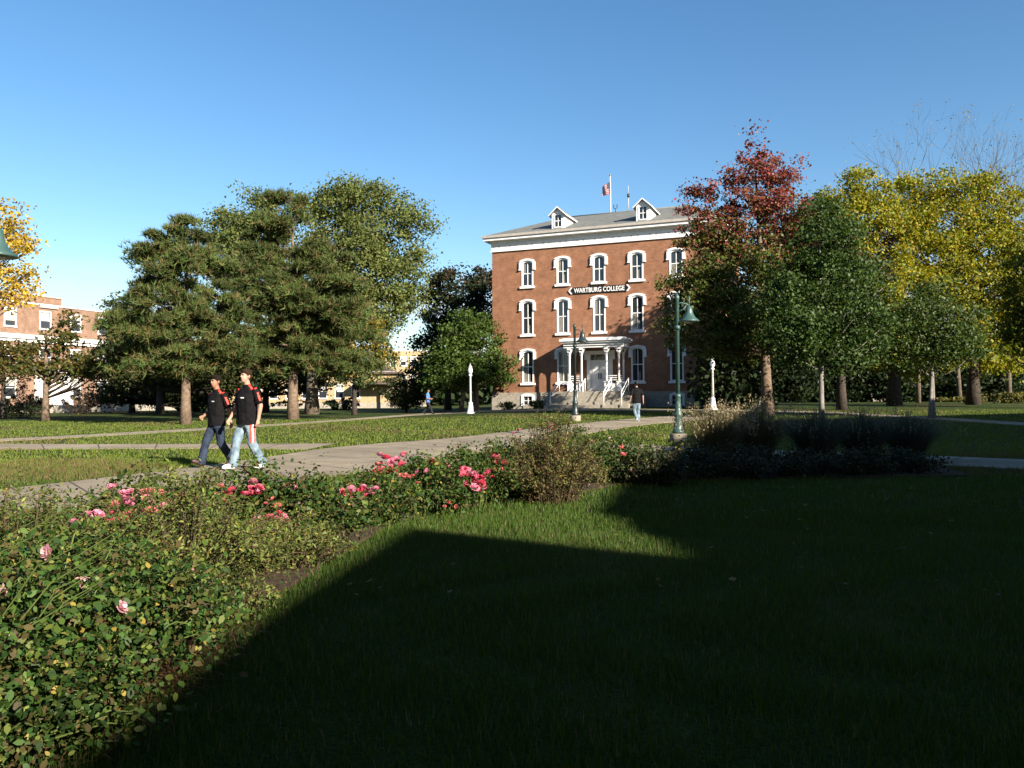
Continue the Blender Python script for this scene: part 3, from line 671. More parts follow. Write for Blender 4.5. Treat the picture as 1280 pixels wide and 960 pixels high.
def rot_frame(O, u): return empty
HALL_U = Vector((.927, -.375)); HALL_ANG = math.atan2(-.375, .927)
HO = Vector((6.27, 57.0, .74))
def old_main():
    rt = empty('brick_hall', HO, HALL_ANG)
    tag(rt, 'three storey red brick hall with white hooded windows, two dormers and a name board', 'building')
    W = 8.32; D = 13.0; ZT = 11.62
    bays = [-5.48, -2.74, 0, 2.74, 5.48]; ops = []; wins = []
    for x in bays:
        wins += [(x, 8.9, 10.80)]
        wins += [(x, 5.33, 7.79)]
        if x != 0: wins += [(x, 1.75, 4.15)]
    for x, a, b in wins: ops.append((x-.46, x+.46, a, b))
    ops.append((-.85, .85, 1.12, 3.9))
    wl = MB(); wall_open(wl, -W, W, 1.05, ZT, ops)
    wl.quad((W, 0, 1.05), (W, D, 1.05), (W, D, ZT), (W, 0, ZT)); wl.quad((-W, D, 1.05), (-W, 0, 1.05), (-W, 0, ZT), (-W, D, ZT)); wl.quad((W, D, 1.05), (-W, D, 1.05), (-W, D, ZT), (W, D, ZT))
    wl.build('wall', BRICK, rt)
    fd = MB(); bops = [(x-.42, x+.42, .12, .80) for x in bays if abs(x) > 3]
    wall_open(fd, -W-.06, W+.06, -.6, 1.05, bops, y=-.06, rev=.2)
    fd.quad((-W-.06, -.06, 1.05), (W+.06, -.06, 1.05), (W+.06, 0, 1.05), (-W-.06, 0, 1.05))
    fd.quad((W+.06, -.06, -.6), (W+.06, D, -.6), (W+.06, D, 1.05), (W+.06, -.06, 1.05)); fd.quad((-W-.06, D, -.6), (-W-.06, -.06, -.6), (-W-.06, -.06, 1.05), (-W-.06, D, 1.05))
    fd.build('foundation', STONE, rt)
    k = 0
    for x, a, b in wins:
        old_window(rt, x, a, b, curtain=[1, 2, 6, 3, 4, 5, 0][k % 7]); k += 1
    for x in bays:
        if abs(x) > 3:
            f = MB(); f.box(x-.52, x-.34, -.12, .06, .06, .86); f.box(x+.34, x+.52, -.12, .06, .06, .86)
            f.prism([(x-.52, .80)]+[(x+p[0], .86+p[1]) for p in arch_pts(.52, .12)]+[(x+.52, .80), (x+.34, .76), (x-.34, .76)], 'y', -.122, .058)
            f.box(x-.34, x+.34, -.02, .02, .42, .46); f.box(x-.02, x+.02, -.021, .018, .1, .78); f.box(x-.34, x+.34, -.03, .05, .06, .14)
            o = f.build('basement_window', WHITE, rt); g = MB(); g.box(x-.36, x+.36, .03, .05, .1, .8); g.build('pane', GLASS, o)
    # frieze with paired vents, soffit, fascia
    fz = MB()
    fz.box(-W-.05, W+.05, -.05, 0, ZT, 12.40); fz.box(W, W+.05, 0, D, ZT, 12.40); fz.box(-W-.05, -W, 0, D, ZT, 12.40)
    fz.box(-W-.11, W+.11, -.11, -.05, ZT, ZT+.09); fz.box(-W-.13, W+.13, -.14, -.05, 12.28, 12.40)
    fzo = fz.build('frieze', WHITE, rt)
    for i in range(-6, 7):
        for dx in (-.22, .22):
            xx = i*1.32+dx
            ve = MB(); ve.prism([(xx+.07*math.cos(2*math.pi*j/10), 12.0+.06*math.sin(2*math.pi*j/10)) for j in range(10)], 'y', -.07, -.05); ve.build('vent', BLIND, fzo)
    co = MB(); oh = .46
    co.box(-W-oh, W+oh, -oh, D+oh, 12.40, 12.44); 
    co.box(-W-oh, W+oh, -oh-.05, -oh, 12.42, 12.70); co.box(W+oh, W+oh+.05, -oh-.05, D+oh, 12.42, 12.70); co.box(-W-oh-.05, -W-oh, -oh-.05, D+oh, 12.42, 12.70)
    coo = co.build('cornice', WHITE, rt)
    gt = MB(); gt.box(-W-oh-.13, W+oh+.13, -oh-.15, -oh-.05, 12.62, 12.80); gt.box(W+oh+.05, W+oh+.15, -oh-.05, D+oh, 12.62, 12.80); gt.box(-W-oh-.15, -W-oh-.05, -oh-.05, D+oh, 12.62, 12.80)
    gt.build('gutter', TIN, rt)
    e = oh+.1; ex = W+e; RZ = 15.3; rx = 4.8; y0, y1, ym = -e, D+e, D/2
    rf = MB()
    rf.quad((-ex, y0, 12.78), (ex, y0, 12.78), (rx, ym, RZ), (-rx, ym, RZ)); rf.quad((ex, y1, 12.78), (-ex, y1, 12.78), (-rx, ym, RZ), (rx, ym, RZ))
    rf.poly([(ex, y0, 12.78), (ex, y1, 12.78), (rx, ym, RZ)]); rf.poly([(-ex, y1, 12.78), (-ex, y0, 12.78), (-rx, ym, RZ)])
    rf.box(-ex, ex, y0, y1, 12.705, 12.775); rf.tube([(-rx, ym, RZ+.01), (rx, ym, RZ+.01)], .06, 6)
    rf.build('roof', ROOF, rt)
    sl_ = (RZ-12.78)/(ym-y0)
    def rz(y): return 12.78+(y-y0)*sl_
    for x in (-3.15, 3.15):
        d = MB(); yf = .25; zb = rz(yf); hw = .48; ht = 1.05; ze = zb+ht; ap = ze+.42
        def yb(z): return y0+(z-12.78)/sl_
        wall_open(d, x-hw, x+hw, zb-.1, ze, [(x-.26, x+.26, zb+.12, zb+.98)], y=yf, rev=.08)
        d.poly([(x-hw, yf, ze), (x+hw, yf, ze), (x, yf, ap)])
        for s in (-1, 1): d.poly([(x+s*hw, yf, zb-.1), (x+s*hw, yf, ze), (x+s*hw, yb(ze), ze)])
        do = d.build('dormer', WHITE, rt)
        r = MB(); oh2 = .2; th = .09
        for s in (-1, 1):
            xe = x+s*(hw+oh2); zee = ze-oh2*.42/hw*1.0
            a, b, c, dd = (xe, yf-.22, zee), (xe, yb(ze)+.5, zee), (x, yb(ap)+.3, ap+.02), (x, yf-.22, ap+.02)
            r.quad(a, b, c, dd, 0); up_ = th
            r.quad(*[(p[0], p[1], p[2]+up_) for p in (dd, c, b, a)], 0)
            r.quad(a, dd, (dd[0], dd[1], dd[2]+up_), (a[0], a[1], a[2]+up_), 1); r.quad(b, a, (a[0], a[1], a[2]+up_), (b[0], b[1], b[2]+up_), 1)
        r.build('dormer_roof', [ROOF, WHITE], do)
        f = MB(); zc = zb+.55
        f.box(x-.26, x+.26, yf+.03, yf+.06, zc-.025, zc+.025); f.box(x-.02, x+.02, yf+.028, yf+.062, zb+.12, zb+.98)
        f.box(x-.30, x+.30, yf-.04, yf+.02, zb+.05, zb+.12)
        f.box(x-.33, x-.26, yf-.03, yf-.001, zb+.12, zb+1.0); f.box(x+.26, x+.33, yf-.03, yf-.001, zb+.12, zb+1.0)
        f.build('window_frame', WHITE, do); g = MB(); g.box(x-.27, x+.27, yf+.07, yf+.075, zb+.1, zb+1.0); g.build('pane', GLASS, do)
    # portico
    PF = -1.5; PZ = 1.08
    pr = MB(); pr.box(-2.15, 2.15, PF-.25, -.01, 4.28, 4.46); pr.box(-2.28, 2.28, PF-.38, -.01, 4.46, 4.58); pr.box(-2.38, 2.38, PF-.48, -.01, 4.58, 4.74)
    pr.box(-2.2, 2.2, PF-.3, -.01, 4.74, 4.80)
    for sx in (-1, 1): pr.box(sx*2.1-.06, sx*2.1+.06, PF-.16, -.01, 4.12, 4.28)
    pr.box(-2.1, 2.1, PF-.16, PF-.04, 4.12, 4.28)
    pro = pr.build('portico_roof', WHITE, rt)
    def col(x, y):
        c = MB(); c.box(x-.13, x+.13, y-.13, y+.13, PZ, PZ+.62); c.box(x-.16, x+.16, y-.16, y+.16, PZ+.62, PZ+.69)
        c.lathe([(.085, .0), (.075, .2), (.07, 1.6), (.075, 1.98), (.10, 2.0), (.10, 2.06), (.08, 2.08)], 12, (x, y, PZ+.69))
        for s in (-1, 1):
            c.prism([(x+s*.06, 3.5), (x+s*.10, 3.75), (x+s*.20, 3.95), (x+s*.33, 4.10), (x+s*.06, 4.10)], 'y', y-.05, y+.05)
        c.box(x-.14, x+.14, y-.14, y+.14, 3.98, 4.12)
        c.build('column', WHITE, rt)
    for x in (-1.78, -.9, .9, 1.78): col(x, PF)
    for x in (-1.78, 1.78): col(x, -.2)
    for a, b in ((-1.64, -1.04), (1.04, 1.64)):
        r = MB()
        for z in (1.83, 1.98, 2.12): r.box(a, b, PF-.03, PF+.03, z, z+.05)
        r.box(a, b, PF-.05, PF+.05, PZ+.02, PZ+.55); r.build('railing', WHITE, rt)
    for s in (-1, 1):
        r = MB(); x = s*1.78
        for z in (1.83, 1.98, 2.12): r.box(x-.03, x+.03, PF+.15, -.35, z, z+.05)
        r.box(x-.05, x+.05, PF+.15, -.35, PZ+.02, PZ+.55); r.build('railing', WHITE, rt)
    # door
    f = MB()
    f.box(-.95, -.68, -.06, .10, 1.12, 3.72); f.box(.68, .95, -.06, .10, 1.12, 3.72); f.box(-.95, .95, -.07, .10, 3.72, 3.98); f.box(-.68, .68, -.02, .10, 3.22, 3.32)
    f.box(-1.12, -.95, -.09, .0, 3.35, 4.0); f.box(.95, 1.12, -.09, .0, 3.35, 4.0)
    f.build('door_frame', WHITE, rt)
    g = MB(); g.box(-.68, .68, .05, .07, 3.32, 3.72); g.build('transom_pane', GLASS, rt)
    for s in (-1, 1):
        d = MB(); a, b = sorted((s*.01, s*.68)); d.box(a, b, .03, .09, 1.12, 3.22)
        for z0, z1 in ((1.25, 1.9), (2.0, 3.05)): d.box(a+.12, b-.12, .015, .03, z0, z1)
        do = d.build('door', WHITE, rt); h = MB(); h.box(s*.09-.02, s*.09+.02, -.05, .0, 1.95, 2.4); h.box(s*.09-.015, s*.09+.015, -.01, .03, 2.0, 2.03); h.box(s*.09-.015, s*.09+.015, -.01, .03, 2.32, 2.35); h.build('handle', BLACK, do)
    # steps
    st = MB(); n = 7; st.box(-2.6, 2.6, PF-.35, -.062, -.5, PZ)
    for i in range(1, n):
        z = PZ-i*PZ/n; yy = PF-.35-.30*i; xw = 2.6+.06*i
        st.box(-xw, xw, yy, yy+.302, -.5, z)
    st.box(-3.35, -2.602, PF-1.0, -.063, -.5, .72); st.box(-3.7, -3.352, PF-1.4, -.064, -.5, .30); st.box(2.602, 3.35, PF-1.0, -.063, -.5, .72)
    st.build('steps', STONE, rt)
    PIPE = WHITE
    for x in (-2.45, -.55, 1.3, 2.5):
        h = MB(); ytop = PF-.3; ybot = PF-.35-1.9
        for dz in ((.88, .55) if abs(x) > 1 else (.88,)):
            h.tube([(x, ytop, PZ+dz), (x, ybot, .12+dz), ] , .03, 6)
        h.tube([(x, ytop, PZ), (x, ytop, PZ+.9)], .03, 6); h.tube([(x, ybot, 0.05), (x, ybot, .12+.9)], .03, 6)
        h.build('handrail', PIPE, rt)
    # name board
    sg = MB(); cz = 8.36; hh = .24; hw = 2.02
    pts = [(-hw, cz-hh), (hw, cz-hh), (hw+.2, cz), (hw, cz+hh), (-hw, cz+hh), (-hw-.2, cz)]
    sg.prism(pts, 'y', -.07, -.002); so_ = sg.build('name_board', BLACK, rt)
    bd = MB()
    for s in (-1, 1):
        bd.prism([(s*(hw+.08), cz-hh), (s*(hw+.28), cz), (s*(hw+.08), cz+hh), (s*(hw-.04), cz+hh), (s*(hw+.15), cz), (s*(hw-.04), cz-hh)], 'y', -.085, -.071)
    bd.build('border', WHITE, so_)
    cu = bpy.data.curves.new('lettering', 'FONT'); cu.body = 'WARTBURG COLLEGE'; cu.size = .50; cu.extrude = .012; cu.offset = .008; cu.align_x = 'CENTER'; cu.align_y = 'CENTER'; cu.space_character = 1.02
    to = bpy.data.objects.new('lettering', cu); COL.objects.link(to)
    dg = bpy.context.evaluated_depsgraph_get(); me = bpy.data.meshes.new_from_object(to.evaluated_get(dg)); bpy.data.objects.remove(to)
    xs = [v.co.x for v in me.vertices]; sc = 3.72/(max(xs)-min(xs)); ys_ = [v.co.y for v in me.vertices]; mid = (max(ys_)+min(ys_))/2; mx = (max(xs)+min(xs))/2; syy = .345/(max(ys_)-min(ys_))
    for v in me.vertices: v.co = Vector(((v.co.x-mx)*sc, -.085-v.co.z, cz+(v.co.y-mid)*syy))
    me.materials.clear(); me.materials.append(WHITE); link_mesh('lettering', me, so_)
    return rt
old_main()
def hall_world(x, y, z):
    c, s = math.cos(HALL_ANG), math.sin(HALL_ANG); return Vector((HO.x+c*x-s*y, HO.y+s*x+c*y, HO.z+z))
def flagpole():
    rt = empty('flagpole', hall_world(-.85, 6.5, 15.25), HALL_ANG); tag(rt, 'thin white pole with limp striped flag on the hall roof ridge', 'flagpole')
    m = MB(); m.tube([(0, 0, 0), (0, 0, 3.0)], [.05, .03], 8); m.build('pole', WHITE, rt)
    m = MB(); m.ell((0, 0, 3.06), (.08, .08, .08)); m.build('finial', plain('brass', (.5, .4, .2), .3, 1), rt)
    f = MB(); nx, nz = 16, 13; L, H = .95, 1.05
    def P(i, j):
        t = i/nx; s = j/nz
        return (-L*t*.72, .10*math.sin(t*7+s*2)*t, 2.62-H*s*(1-.30*t)-t*.42*(1-s*.1))
    for i in range(nx):
        for j in range(nz):
            blue = i < 7 and j < 7
            f.quad(P(i, j), P(i, j+1), P(i+1, j+1), P(i+1, j), 2 if blue else (0 if j % 2 == 0 else 1), True)
    for i in range(6):
        for j in range(5):
            p = P(.8+i, .8+j*1.3); 
            for dy in (-.012, .012): f.quad((p[0]-.02, p[1]+dy, p[2]), (p[0], p[1]+dy, p[2]-.025), (p[0]+.02, p[1]+dy, p[2]), (p[0], p[1]+dy, p[2]+.025), 1)
    f.build('flag', [plain('flag_red', (.38,.02,.03)), plain('flag_white', (.5,.48,.46)), plain('flag_blue', (.02,.03,.13))], rt)
    a = empty('antenna', hall_world(.6, 6.5, 15.25), HALL_ANG); tag(a, 'slim grey roof antenna between the flagpole and the right dormer', 'antenna')
    m = MB(); m.tube([(0, 0, 0), (0, 0, 1.3)], .035, 8); m.tube([(0, 0, 1.3), (0, 0, 2.1)], .022, 6); m.build('mast', BLIND, a)
    m = MB(); m.lathe([(.05, 1.15), (.1, 1.2), (.1, 1.42), (.05, 1.46)], 10); m.build('sensor', BLACK, a)
    b = empty('roof_vent', hall_world(-.45, 6.5, 15.25), HALL_ANG); tag(b, 'small forked vent pipe on the ridge just right of the flagpole', 'vent')
    m = MB(); m.tube([(0, 0, 0), (0, 0, .4)], .03, 6); m.tube([(-.13, 0, .7), (-.13, 0, .4), (.13, 0, .4), (.13, 0, .7)], .035, 6); m.build('pipe', BLACK, b)
flagpole()

def sash(parent, x, z0, z1, w, y=0, name='window', blind=0):
    hw = w/2; f = MB()
    f.box(x-hw-.09, x-hw, y-.05, y+.06, z0, z1); f.box(x+hw, x+hw+.09, y-.05, y+.06, z0, z1); f.box(x-hw-.09, x+hw+.09, y-.052, y+.06, z1, z1+.12); f.box(x-hw-.13, x+hw+.13, y-.1, y+.06, z0-.14, z0)
    zm = (z0+z1)/2; f.box(x-hw, x+hw, y+.0, y+.06, zm-.03, zm+.03)
    o = f.build(name, WHITE, parent); g = MB(); g.box(x-hw, x+hw, y+.07, y+.08, z0, z1); g.build('pane', GLASS, o)
    if blind:
        b = MB(); b.box(x-hw+.02, x+hw-.02, y+.055, y+.066, z1-(z1-z0)*blind, z1); b.build('blind', BLIND, o)
    return o
def box_hall(name, label, cat, loc, ang, L, H, D, brickm, rows, xs, winw, coping=True, band=None, base=.7, roofm=None, roofh=0):
    rt = empty(name, loc, ang); tag(rt, label, cat)
    ops = [(x-winw/2, x+winw/2, a, b) for x in xs for a, b in rows]
    wl = MB(); wall_open(wl, 0, L, base, H, ops, rev=.1)
    wl.quad((L, 0, base), (L, D, base), (L, D, H), (L, 0, H)); wl.quad((0, D, base), (0, 0, base), (0, 0, H), (0, D, H)); wl.quad((L, D, base), (0, D, base), (0, D, H), (L, D, H))
    wl.build('wall', brickm, rt)
    fb = MB(); fb.box(-.05, L+.05, -.05, D+.05, -.6, base); fb.build('foundation', STONE, rt)
    k = 0
    for x in xs:
        for a, b in rows:
            sash(rt, x, a, b, winw, 0, blind=[.4, .55, 0, .7, .3][k % 5]); k += 1
    if coping:
        c = MB(); c.box(-.08, L+.08, -.08, .3, H, H+.13); c.box(L-.3, L+.08, .3, D, H, H+.13); c.build('coping', WHITE, rt)
    r = MB()
    if roofh:
        r.quad((-.4, -.5, H), (L+.4, -.5, H), (L+.4-D*.35, D/2, H+roofh), (-.4+D*.35, D/2, H+roofh)); r.quad((L+.4, D+.5, H), (-.4, D+.5, H), (-.4+D*.35, D/2, H+roofh), (L+.4-D*.35, D/2, H+roofh))
        r.poly([(L+.4, -.5, H), (L+.4, D+.5, H), (L+.4-D*.35, D/2, H+roofh)]); r.poly([(-.4, D+.5, H), (-.4, -.5, H), (-.4+D*.35, D/2, H+roofh)])
        r.box(-.4, L+.4, -.5, D+.5, H-.15, H-.004)
    else: r.box(.05, L-.05, .31, D-.05, H-.3, H-.1)
    r.build('roof', roofm or ROOF, rt)
    if band:
        bm_ = MB(); bm_.box(-.25, L+.25, -.35, -.003, band, band+.38); bm_.box(-.1, L+.1, -.16, -.004, band-.3, band-.002); bm_.build('cornice', WHITE, rt)
    return rt
# left hall
A = onground(-60, 66.5); B = onground(240, 92)
ang = math.atan2(B.y-A.y, B.x-A.x); LL = (Vector((B.x, B.y))-Vector((A.x, A.y))).length
def facade_x(A, ang, px):
    t = (px-640)/F; c, s = math.cos(ang), math.sin(ang); return (t*A.y-A.x)/(c-t*s)
xs = [facade_x(A, ang, p) for p in (-28, 12, 56, 94, 128)]
step = xs[-1]-xs[-2]; xx = xs[-1]+step
while xx < LL-1.5: xs.append(xx); xx += 3.0
lh = box_hall('residence_hall', 'pinkish brick hall with flat white edged roof and white band at the left edge', 'building', (A.x, A.y, A.z), ang, LL, 10.0, 14, BRICK_L,
         [(7.85, 9.35), (4.35, 5.95), (1.5, 3.1)], xs, 1.0, band=6.75)
xm = facade_x(A, ang, 40); x0_, x1_ = facade_x(A, ang, -20), facade_x(A, ang, 75)
m = MB(); m.box(x0_, x1_, -.12, 14, 10.14, 10.75); m.build('parapet', BRICK_L, lh)
m = MB(); m.box(x0_-.06, x1_+.06, -.2, 14, 10.75, 10.86); m.box(facade_x(A, ang, 48), facade_x(A, ang, 71), -.16, -.002, 9.75, 9.98); m.build('parapet_trim', TIN, lh)
dx = facade_x(A, ang, 66)
m = MB(); m.box(dx-1.9, dx-.8, -.35, -.002, .7, 3.6); m.box(dx+.8, dx+1.9, -.35, -.002, .7, 3.6); m.box(dx-2.0, dx+2.0, -.45, -.002, 3.6, 4.1); m.build('door_surround', WHITE, lh)
m = MB(); m.box(dx-.8, dx-.02, -.15, -.003, .7, 3.4); m.box(dx+.02, dx+.8, -.15, -.003, .7, 3.4); m.box(dx-.8, dx+.8, -.12, -.003, 3.4, 3.6); m.build('door', WHITE, lh)
m = MB(); m.box(dx-2.2, dx+2.2, -2.2, -.052, -.6, .66); m.box(dx-1.4, dx+1.4, -2.7, -2.202, -.6, .40); m.box(dx-1.4, dx+1.4, -3.2, -2.702, -.6, .15); m.build('steps', STONE, lh)
# tan halls behind the pines
A2 = onground(468, 118)
box_hall('dormitory', 'taller tan brick block in the gap right of the yellow leaved tree', 'building', tuple(A2), R(4), 7.6, 8.2, 12, BRICK_T, [(6.1, 7.3), (3.4, 4.7), (.9, 2.2)], [1.3, 2.75, 4.25, 5.75], .75, roofh=0)
A3 = onground(285, 98)
w3 = box_hall('dormitory', 'low tan brick wing with dark windows behind the thick maple trunk', 'building', tuple(A3), R(3), 20.6, 4.4, 10, BRICK_T, [(1.3, 2.9)], [1.5+2.0*i for i in range(8)], .9, roofh=1.4, roofm=ROOF_B)
m = MB(); m.box(15.6, 20.4, -2.6, -.03, 2.9, 3.25); m.box(15.7, 15.95, -2.5, -2.25, -.3, 2.9); m.box(20.0, 20.3, -2.5, -2.25, -.3, 2.9); m.build('porch_roof', ROOF_B, w3)
A4 = onground(1050, 100)
box_hall('brick_house', 'small brick house glimpsed under the dark green tree at right', 'house', tuple(A4), R(-12), 5.2, 2.9, 7, BRICK, [(1.0, 2.2)], [1.2, 3.4], .8, roofh=1.6, roofm=TIN)

# tall hall beside the photographer: only its shadow is in the picture
HT = 9.0; SX = HT/math.tan(EL)
shp = [(-2.1,-3.5),(-1.72,2.4),(-1.55,5.0),(-1.10,8.1),(1.34,6.56),(.88,9.2),(1.45,11.6),(3.2,18.5),(5.2,25.5),(11.5,36.5),(19,39.5),(34,45),(44,20),(40,-10),(10,-12)]
def shade_hall():
    fp = [(x+SH.x*SX, y+SH.y*SX) for x, y in shp]; c = fp[0]
    rt = empty('lecture_hall', (c[0], c[1], 0)); tag(rt, 'two storey dark brick hall to the right that shades the lawn', 'building')
    loc = [(x-c[0], y-c[1]) for x, y in fp]
    m = MB(); m.prism(loc, 'z', -.5, HT-.3); m.build('wall', BRICK_D, rt)
    m = MB(); m.prism(loc, 'z', HT-.298, HT); m.build('roof', ROOF, rt)
shade_hall()
def sky_blocker():
    # added unseen block behind the camera, keeps skylight off the near lawn
    rt = empty('added_sky_blocker', (-9, -3.2, 0)); tag(rt, 'added unseen dark brick block behind the camera that cuts skylight on the lawn', 'building')
    fp = [(-26, 0), (10.6, 0), (14.5, -6.0), (14.5, -12), (-26, -12)]
    m = MB(); m.prism(fp, 'z', -.5, 18.7); m.build('wall', BRICK_D, rt)
    m = MB(); m.prism(fp, 'z', 18.702, 19.0); m.build('roof', ROOF, rt)
sky_blocker()

# ------------------------------------------------------------------ lamps
def bell_lamp(side, TEAL=TEAL):
    rt = empty('street_lamp', (0, 0, 0))
    m = MB(); m.lathe([(.27, -.2), (.27, .24), (.25, .27)], 20); m.build('plinth', CONC, rt)
    m = MB(); m.lathe([(.19, .27), (.19, .36), (.14, .42), (.125, .8), (.14, .84), (.14, .9), (.10, .95), (.085, 1.4), (.10, 1.43), (.10, 1.48), (.07, 1.52)], 16); m.build('base', TEAL, rt)
    m = MB(); m.lathe([(.068, 1.5), (.06, 4.5), (.075, 4.52), (.075, 4.6), (.03, 4.66), (.01, 4.72)], 14); m.lathe([(.095, 3.55), (.095, 3.68)], 14); m.build('pole', TEAL, rt)
    s = side
    m = MB(); m.tube([(0, 0, 4.36), (s*.12, 0, 4.40), (s*.30, 0, 4.36), (s*.38, 0, 4.30)], .026, 8); m.tube([(0, 0, 4.12), (s*.2, 0, 4.2), (s*.3, 0, 4.33)], .018, 6)
    m.tube([(s*.38, 0, 4.25), (s*.38, 0, 4.62)], .02, 6); m.build('arm', TEAL, rt)
    m = MB(); prof = [(.045, 4.30), (.10, 4.26), (.115, 4.12), (.13, 4.05), (.20, 3.93), (.31, 3.84), (.32, 3.80)]
    m.lathe(prof[::-1], 22, (s*.38, 0, 0)); sh = m.build('shade', TEAL, rt)
    m = MB(); m.lathe([(.05, 3.74), (.12, 3.76), (.16, 3.80)], 16, (s*.38, 0, 0)); m.build('lens', LENS, sh)
    return rt
G = 'teal bell shaded lamps along the walks'
lampR = bell_lamp(1); lampR.scale = (.92, .92, .92); lampR.location = gnd(848, 552.5); tag(lampR, 'tallest teal lamp with bell shade on a round concrete plinth, before the red topped maple', 'lamp', G)
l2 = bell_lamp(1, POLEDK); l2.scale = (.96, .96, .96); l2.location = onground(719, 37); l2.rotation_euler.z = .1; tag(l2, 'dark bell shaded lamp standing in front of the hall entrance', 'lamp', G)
l3 = bell_lamp(-1); l3.location = onground(320, 47); tag(l3, 'bell shaded lamp rising behind the taller walking man', 'lamp', G)
l4 = copy_tree(lampR); l4.scale = (1, 1, 1); l4.location = (at(-4, 300, 13.7).x-.38, 13.7, 0); tag(l4, 'bell shaded lamp whose shade peeks in at the left edge under the golden tree', 'lamp', G)
def white_lamp():
    rt = empty('lamp_post', (0, 0, 0))
    m = MB(); m.lathe([(.30, -.2), (.30, .08), (.24, .12), (.22, .34), (.15, .7), (.17, .74), (.12, .80)], 12); m.build('base', WHITE, rt)
    m = MB(); m.lathe([(.095, .78), (.07, 2.62), (.13, 2.66), (.13, 2.72), (.08, 2.78)], 12); m.build('pole', WHITE, rt)
    m = MB(); m.lathe([(.08, 2.78), (.15, 2.90), (.17, 3.02), (.14, 3.2), (.10, 3.28)], 14); la = m.build('lantern', LENS, rt)
    m = MB(); m.lathe([(.15, 3.26), (.13, 3.32), (.05, 3.42), (.015, 3.56)], 12); m.build('cap', BLIND, rt)
    return rt
wl1 = white_lamp(); wl1.location = onground(588, 52); wl1.scale = (.92, .92, .92); GW = 'white post lamps around the hall'
tag(wl1, 'sunlit white post lamp in front of the fresh green low branching tree', 'lamp', GW)
wl2 = copy_tree(wl1); wl2.location = onground(891, 48.6); tag(wl2, 'shaded white post lamp at the right corner of the brick hall', 'lamp', GW)
wl3 = copy_tree(wl1); wl3.location = onground(949.5, 66); tag(wl3, 'white post lamp partly hidden left of the leaning maple trunk', 'lamp', GW)

# ------------------------------------------------------------------ people
def finish(mb, name, mat, parent, voxel=.012, smooth=4, disp=0, extra=None):
    me = mb.mesh(name, mat); o = bpy.data.objects.new(name, me); COL.objects.link(o)
    r = o.modifiers.new('remesh', 'REMESH'); r.mode = 'VOXEL'; r.voxel_size = voxel; r.use_smooth_shade = True
    s = o.modifiers.new('smooth', 'SMOOTH'); s.factor = .5; s.iterations = smooth
    dg = bpy.context.evaluated_depsgraph_get(); m2 = bpy.data.meshes.new_from_object(o.evaluated_get(dg)); bpy.data.objects.remove(o)
    m2.name = name
    if not m2.materials: m2.materials.append(mat)
    if disp:
        from mathutils import noise
        nv = [v.normal.copy() for v in m2.vertices]
        for v, n_ in zip(m2.vertices, nv):
            c = v.co; f_ = noise.noise(Vector((c.x*9, c.y*9, c.z*5+c.x*6)))*.7+noise.noise(Vector((c.x*16+3, c.y*16, c.z*22)))*.45
            v.co = c+n_*disp*f_
    for p in m2.polygons: p.use_smooth = True
    return link_mesh(name, m2, parent)
def patch(src, name, mat, parent, cond, off=.004):
    me = src.data; mb = MB()
    for p in me.polygons:
        if cond(p.center, p.normal):
            i = len(mb.v)
            for vi in p.vertices: q = me.vertices[vi].co+me.vertices[vi].normal*off; mb.v.append(tuple(q))
            mb.f.append(tuple(range(i, i+len(p.vertices)))); mb.m.append(0); mb.sm.append(True)
    if mb.f: return mb.build(name, mat, parent)
def limb(mb, a, b, ra, rb, n=10, mid=None):
    a, b = Vector(a), Vector(b); d = (b-a); pts = [a-d.normalized()*ra*.55, a]; rad = [ra*.6, ra]
    if mid: pts.append(a.lerp(b, .4)); rad.append(mid)
    pts += [b, b+d.normalized()*rb*.55]; rad += [rb, rb*.6]
    mb.tube(pts, rad, n)
def loft(mb, rings, n=16):
    base = len(mb.v)
    for z, rx, ry, yo in rings:
        for j in range(n):
            a = 2*math.pi*j/n; mb.v.append((rx*math.cos(a), yo+ry*math.sin(a), z))
    for i in range(len(rings)-1):
        for j in range(n):
            j2 = (j+1) % n; mb.f.append((base+i*n+j, base+i*n+j2, base+(i+1)*n+j2, base+(i+1)*n+j)); mb.m.append(0); mb.sm.append(True)
    mb.f.append(tuple(base+j for j in reversed(range(n)))); mb.f.append(tuple(base+(len(rings)-1)*n+j for j in range(n))); mb.m += [0, 0]; mb.sm += [False, False]
def hand(mb, wrist, dirv, inward, curl=.5, thumb=1):
    """palm + five fingers; dirv along the hand, inward = palm normal"""
    w_ = Vector(wrist); d = Vector(dirv).normalized(); p = Vector(inward); p = (p-d*p.dot(d)).normalized(); s = d.cross(p).normalized()*thumb
    pc = w_+d*.045
    limb(mb, w_, w_+d*.09, .026, .032)
    for k in (-1, 1): limb(mb, w_+d*.03+s*.018*k, w_+d*.09+s*.026*k, .017, .016, 8)
    for k, (off, ln) in enumerate(((.032, .068), (.011, .078), (-.011, .073), (-.031, .056))):
        a = w_+d*.088+s*off; b = a+(d*math.cos(curl*.6)+p*math.sin(curl*.6))*ln*.55; c = b+(d*math.cos(curl*1.7)+p*math.sin(curl*1.7))*ln*.5
        mb.tube([a-d*.02, a, b, c, c+(c-b).normalized()*.006], [.0095, .0098, .0092, .0078, .004], 7)
    a = w_+d*.03+s*.03; b = a+(d*.7+s*.6+p*.25).normalized()*.042; c = b+(d*.9+s*.15+p*.4).normalized()*.03
    mb.tube([w_+d*.02+s*.012, a, b, c, c+(c-b).normalized()*.006], [.014, .0125, .0105, .009, .004], 7)
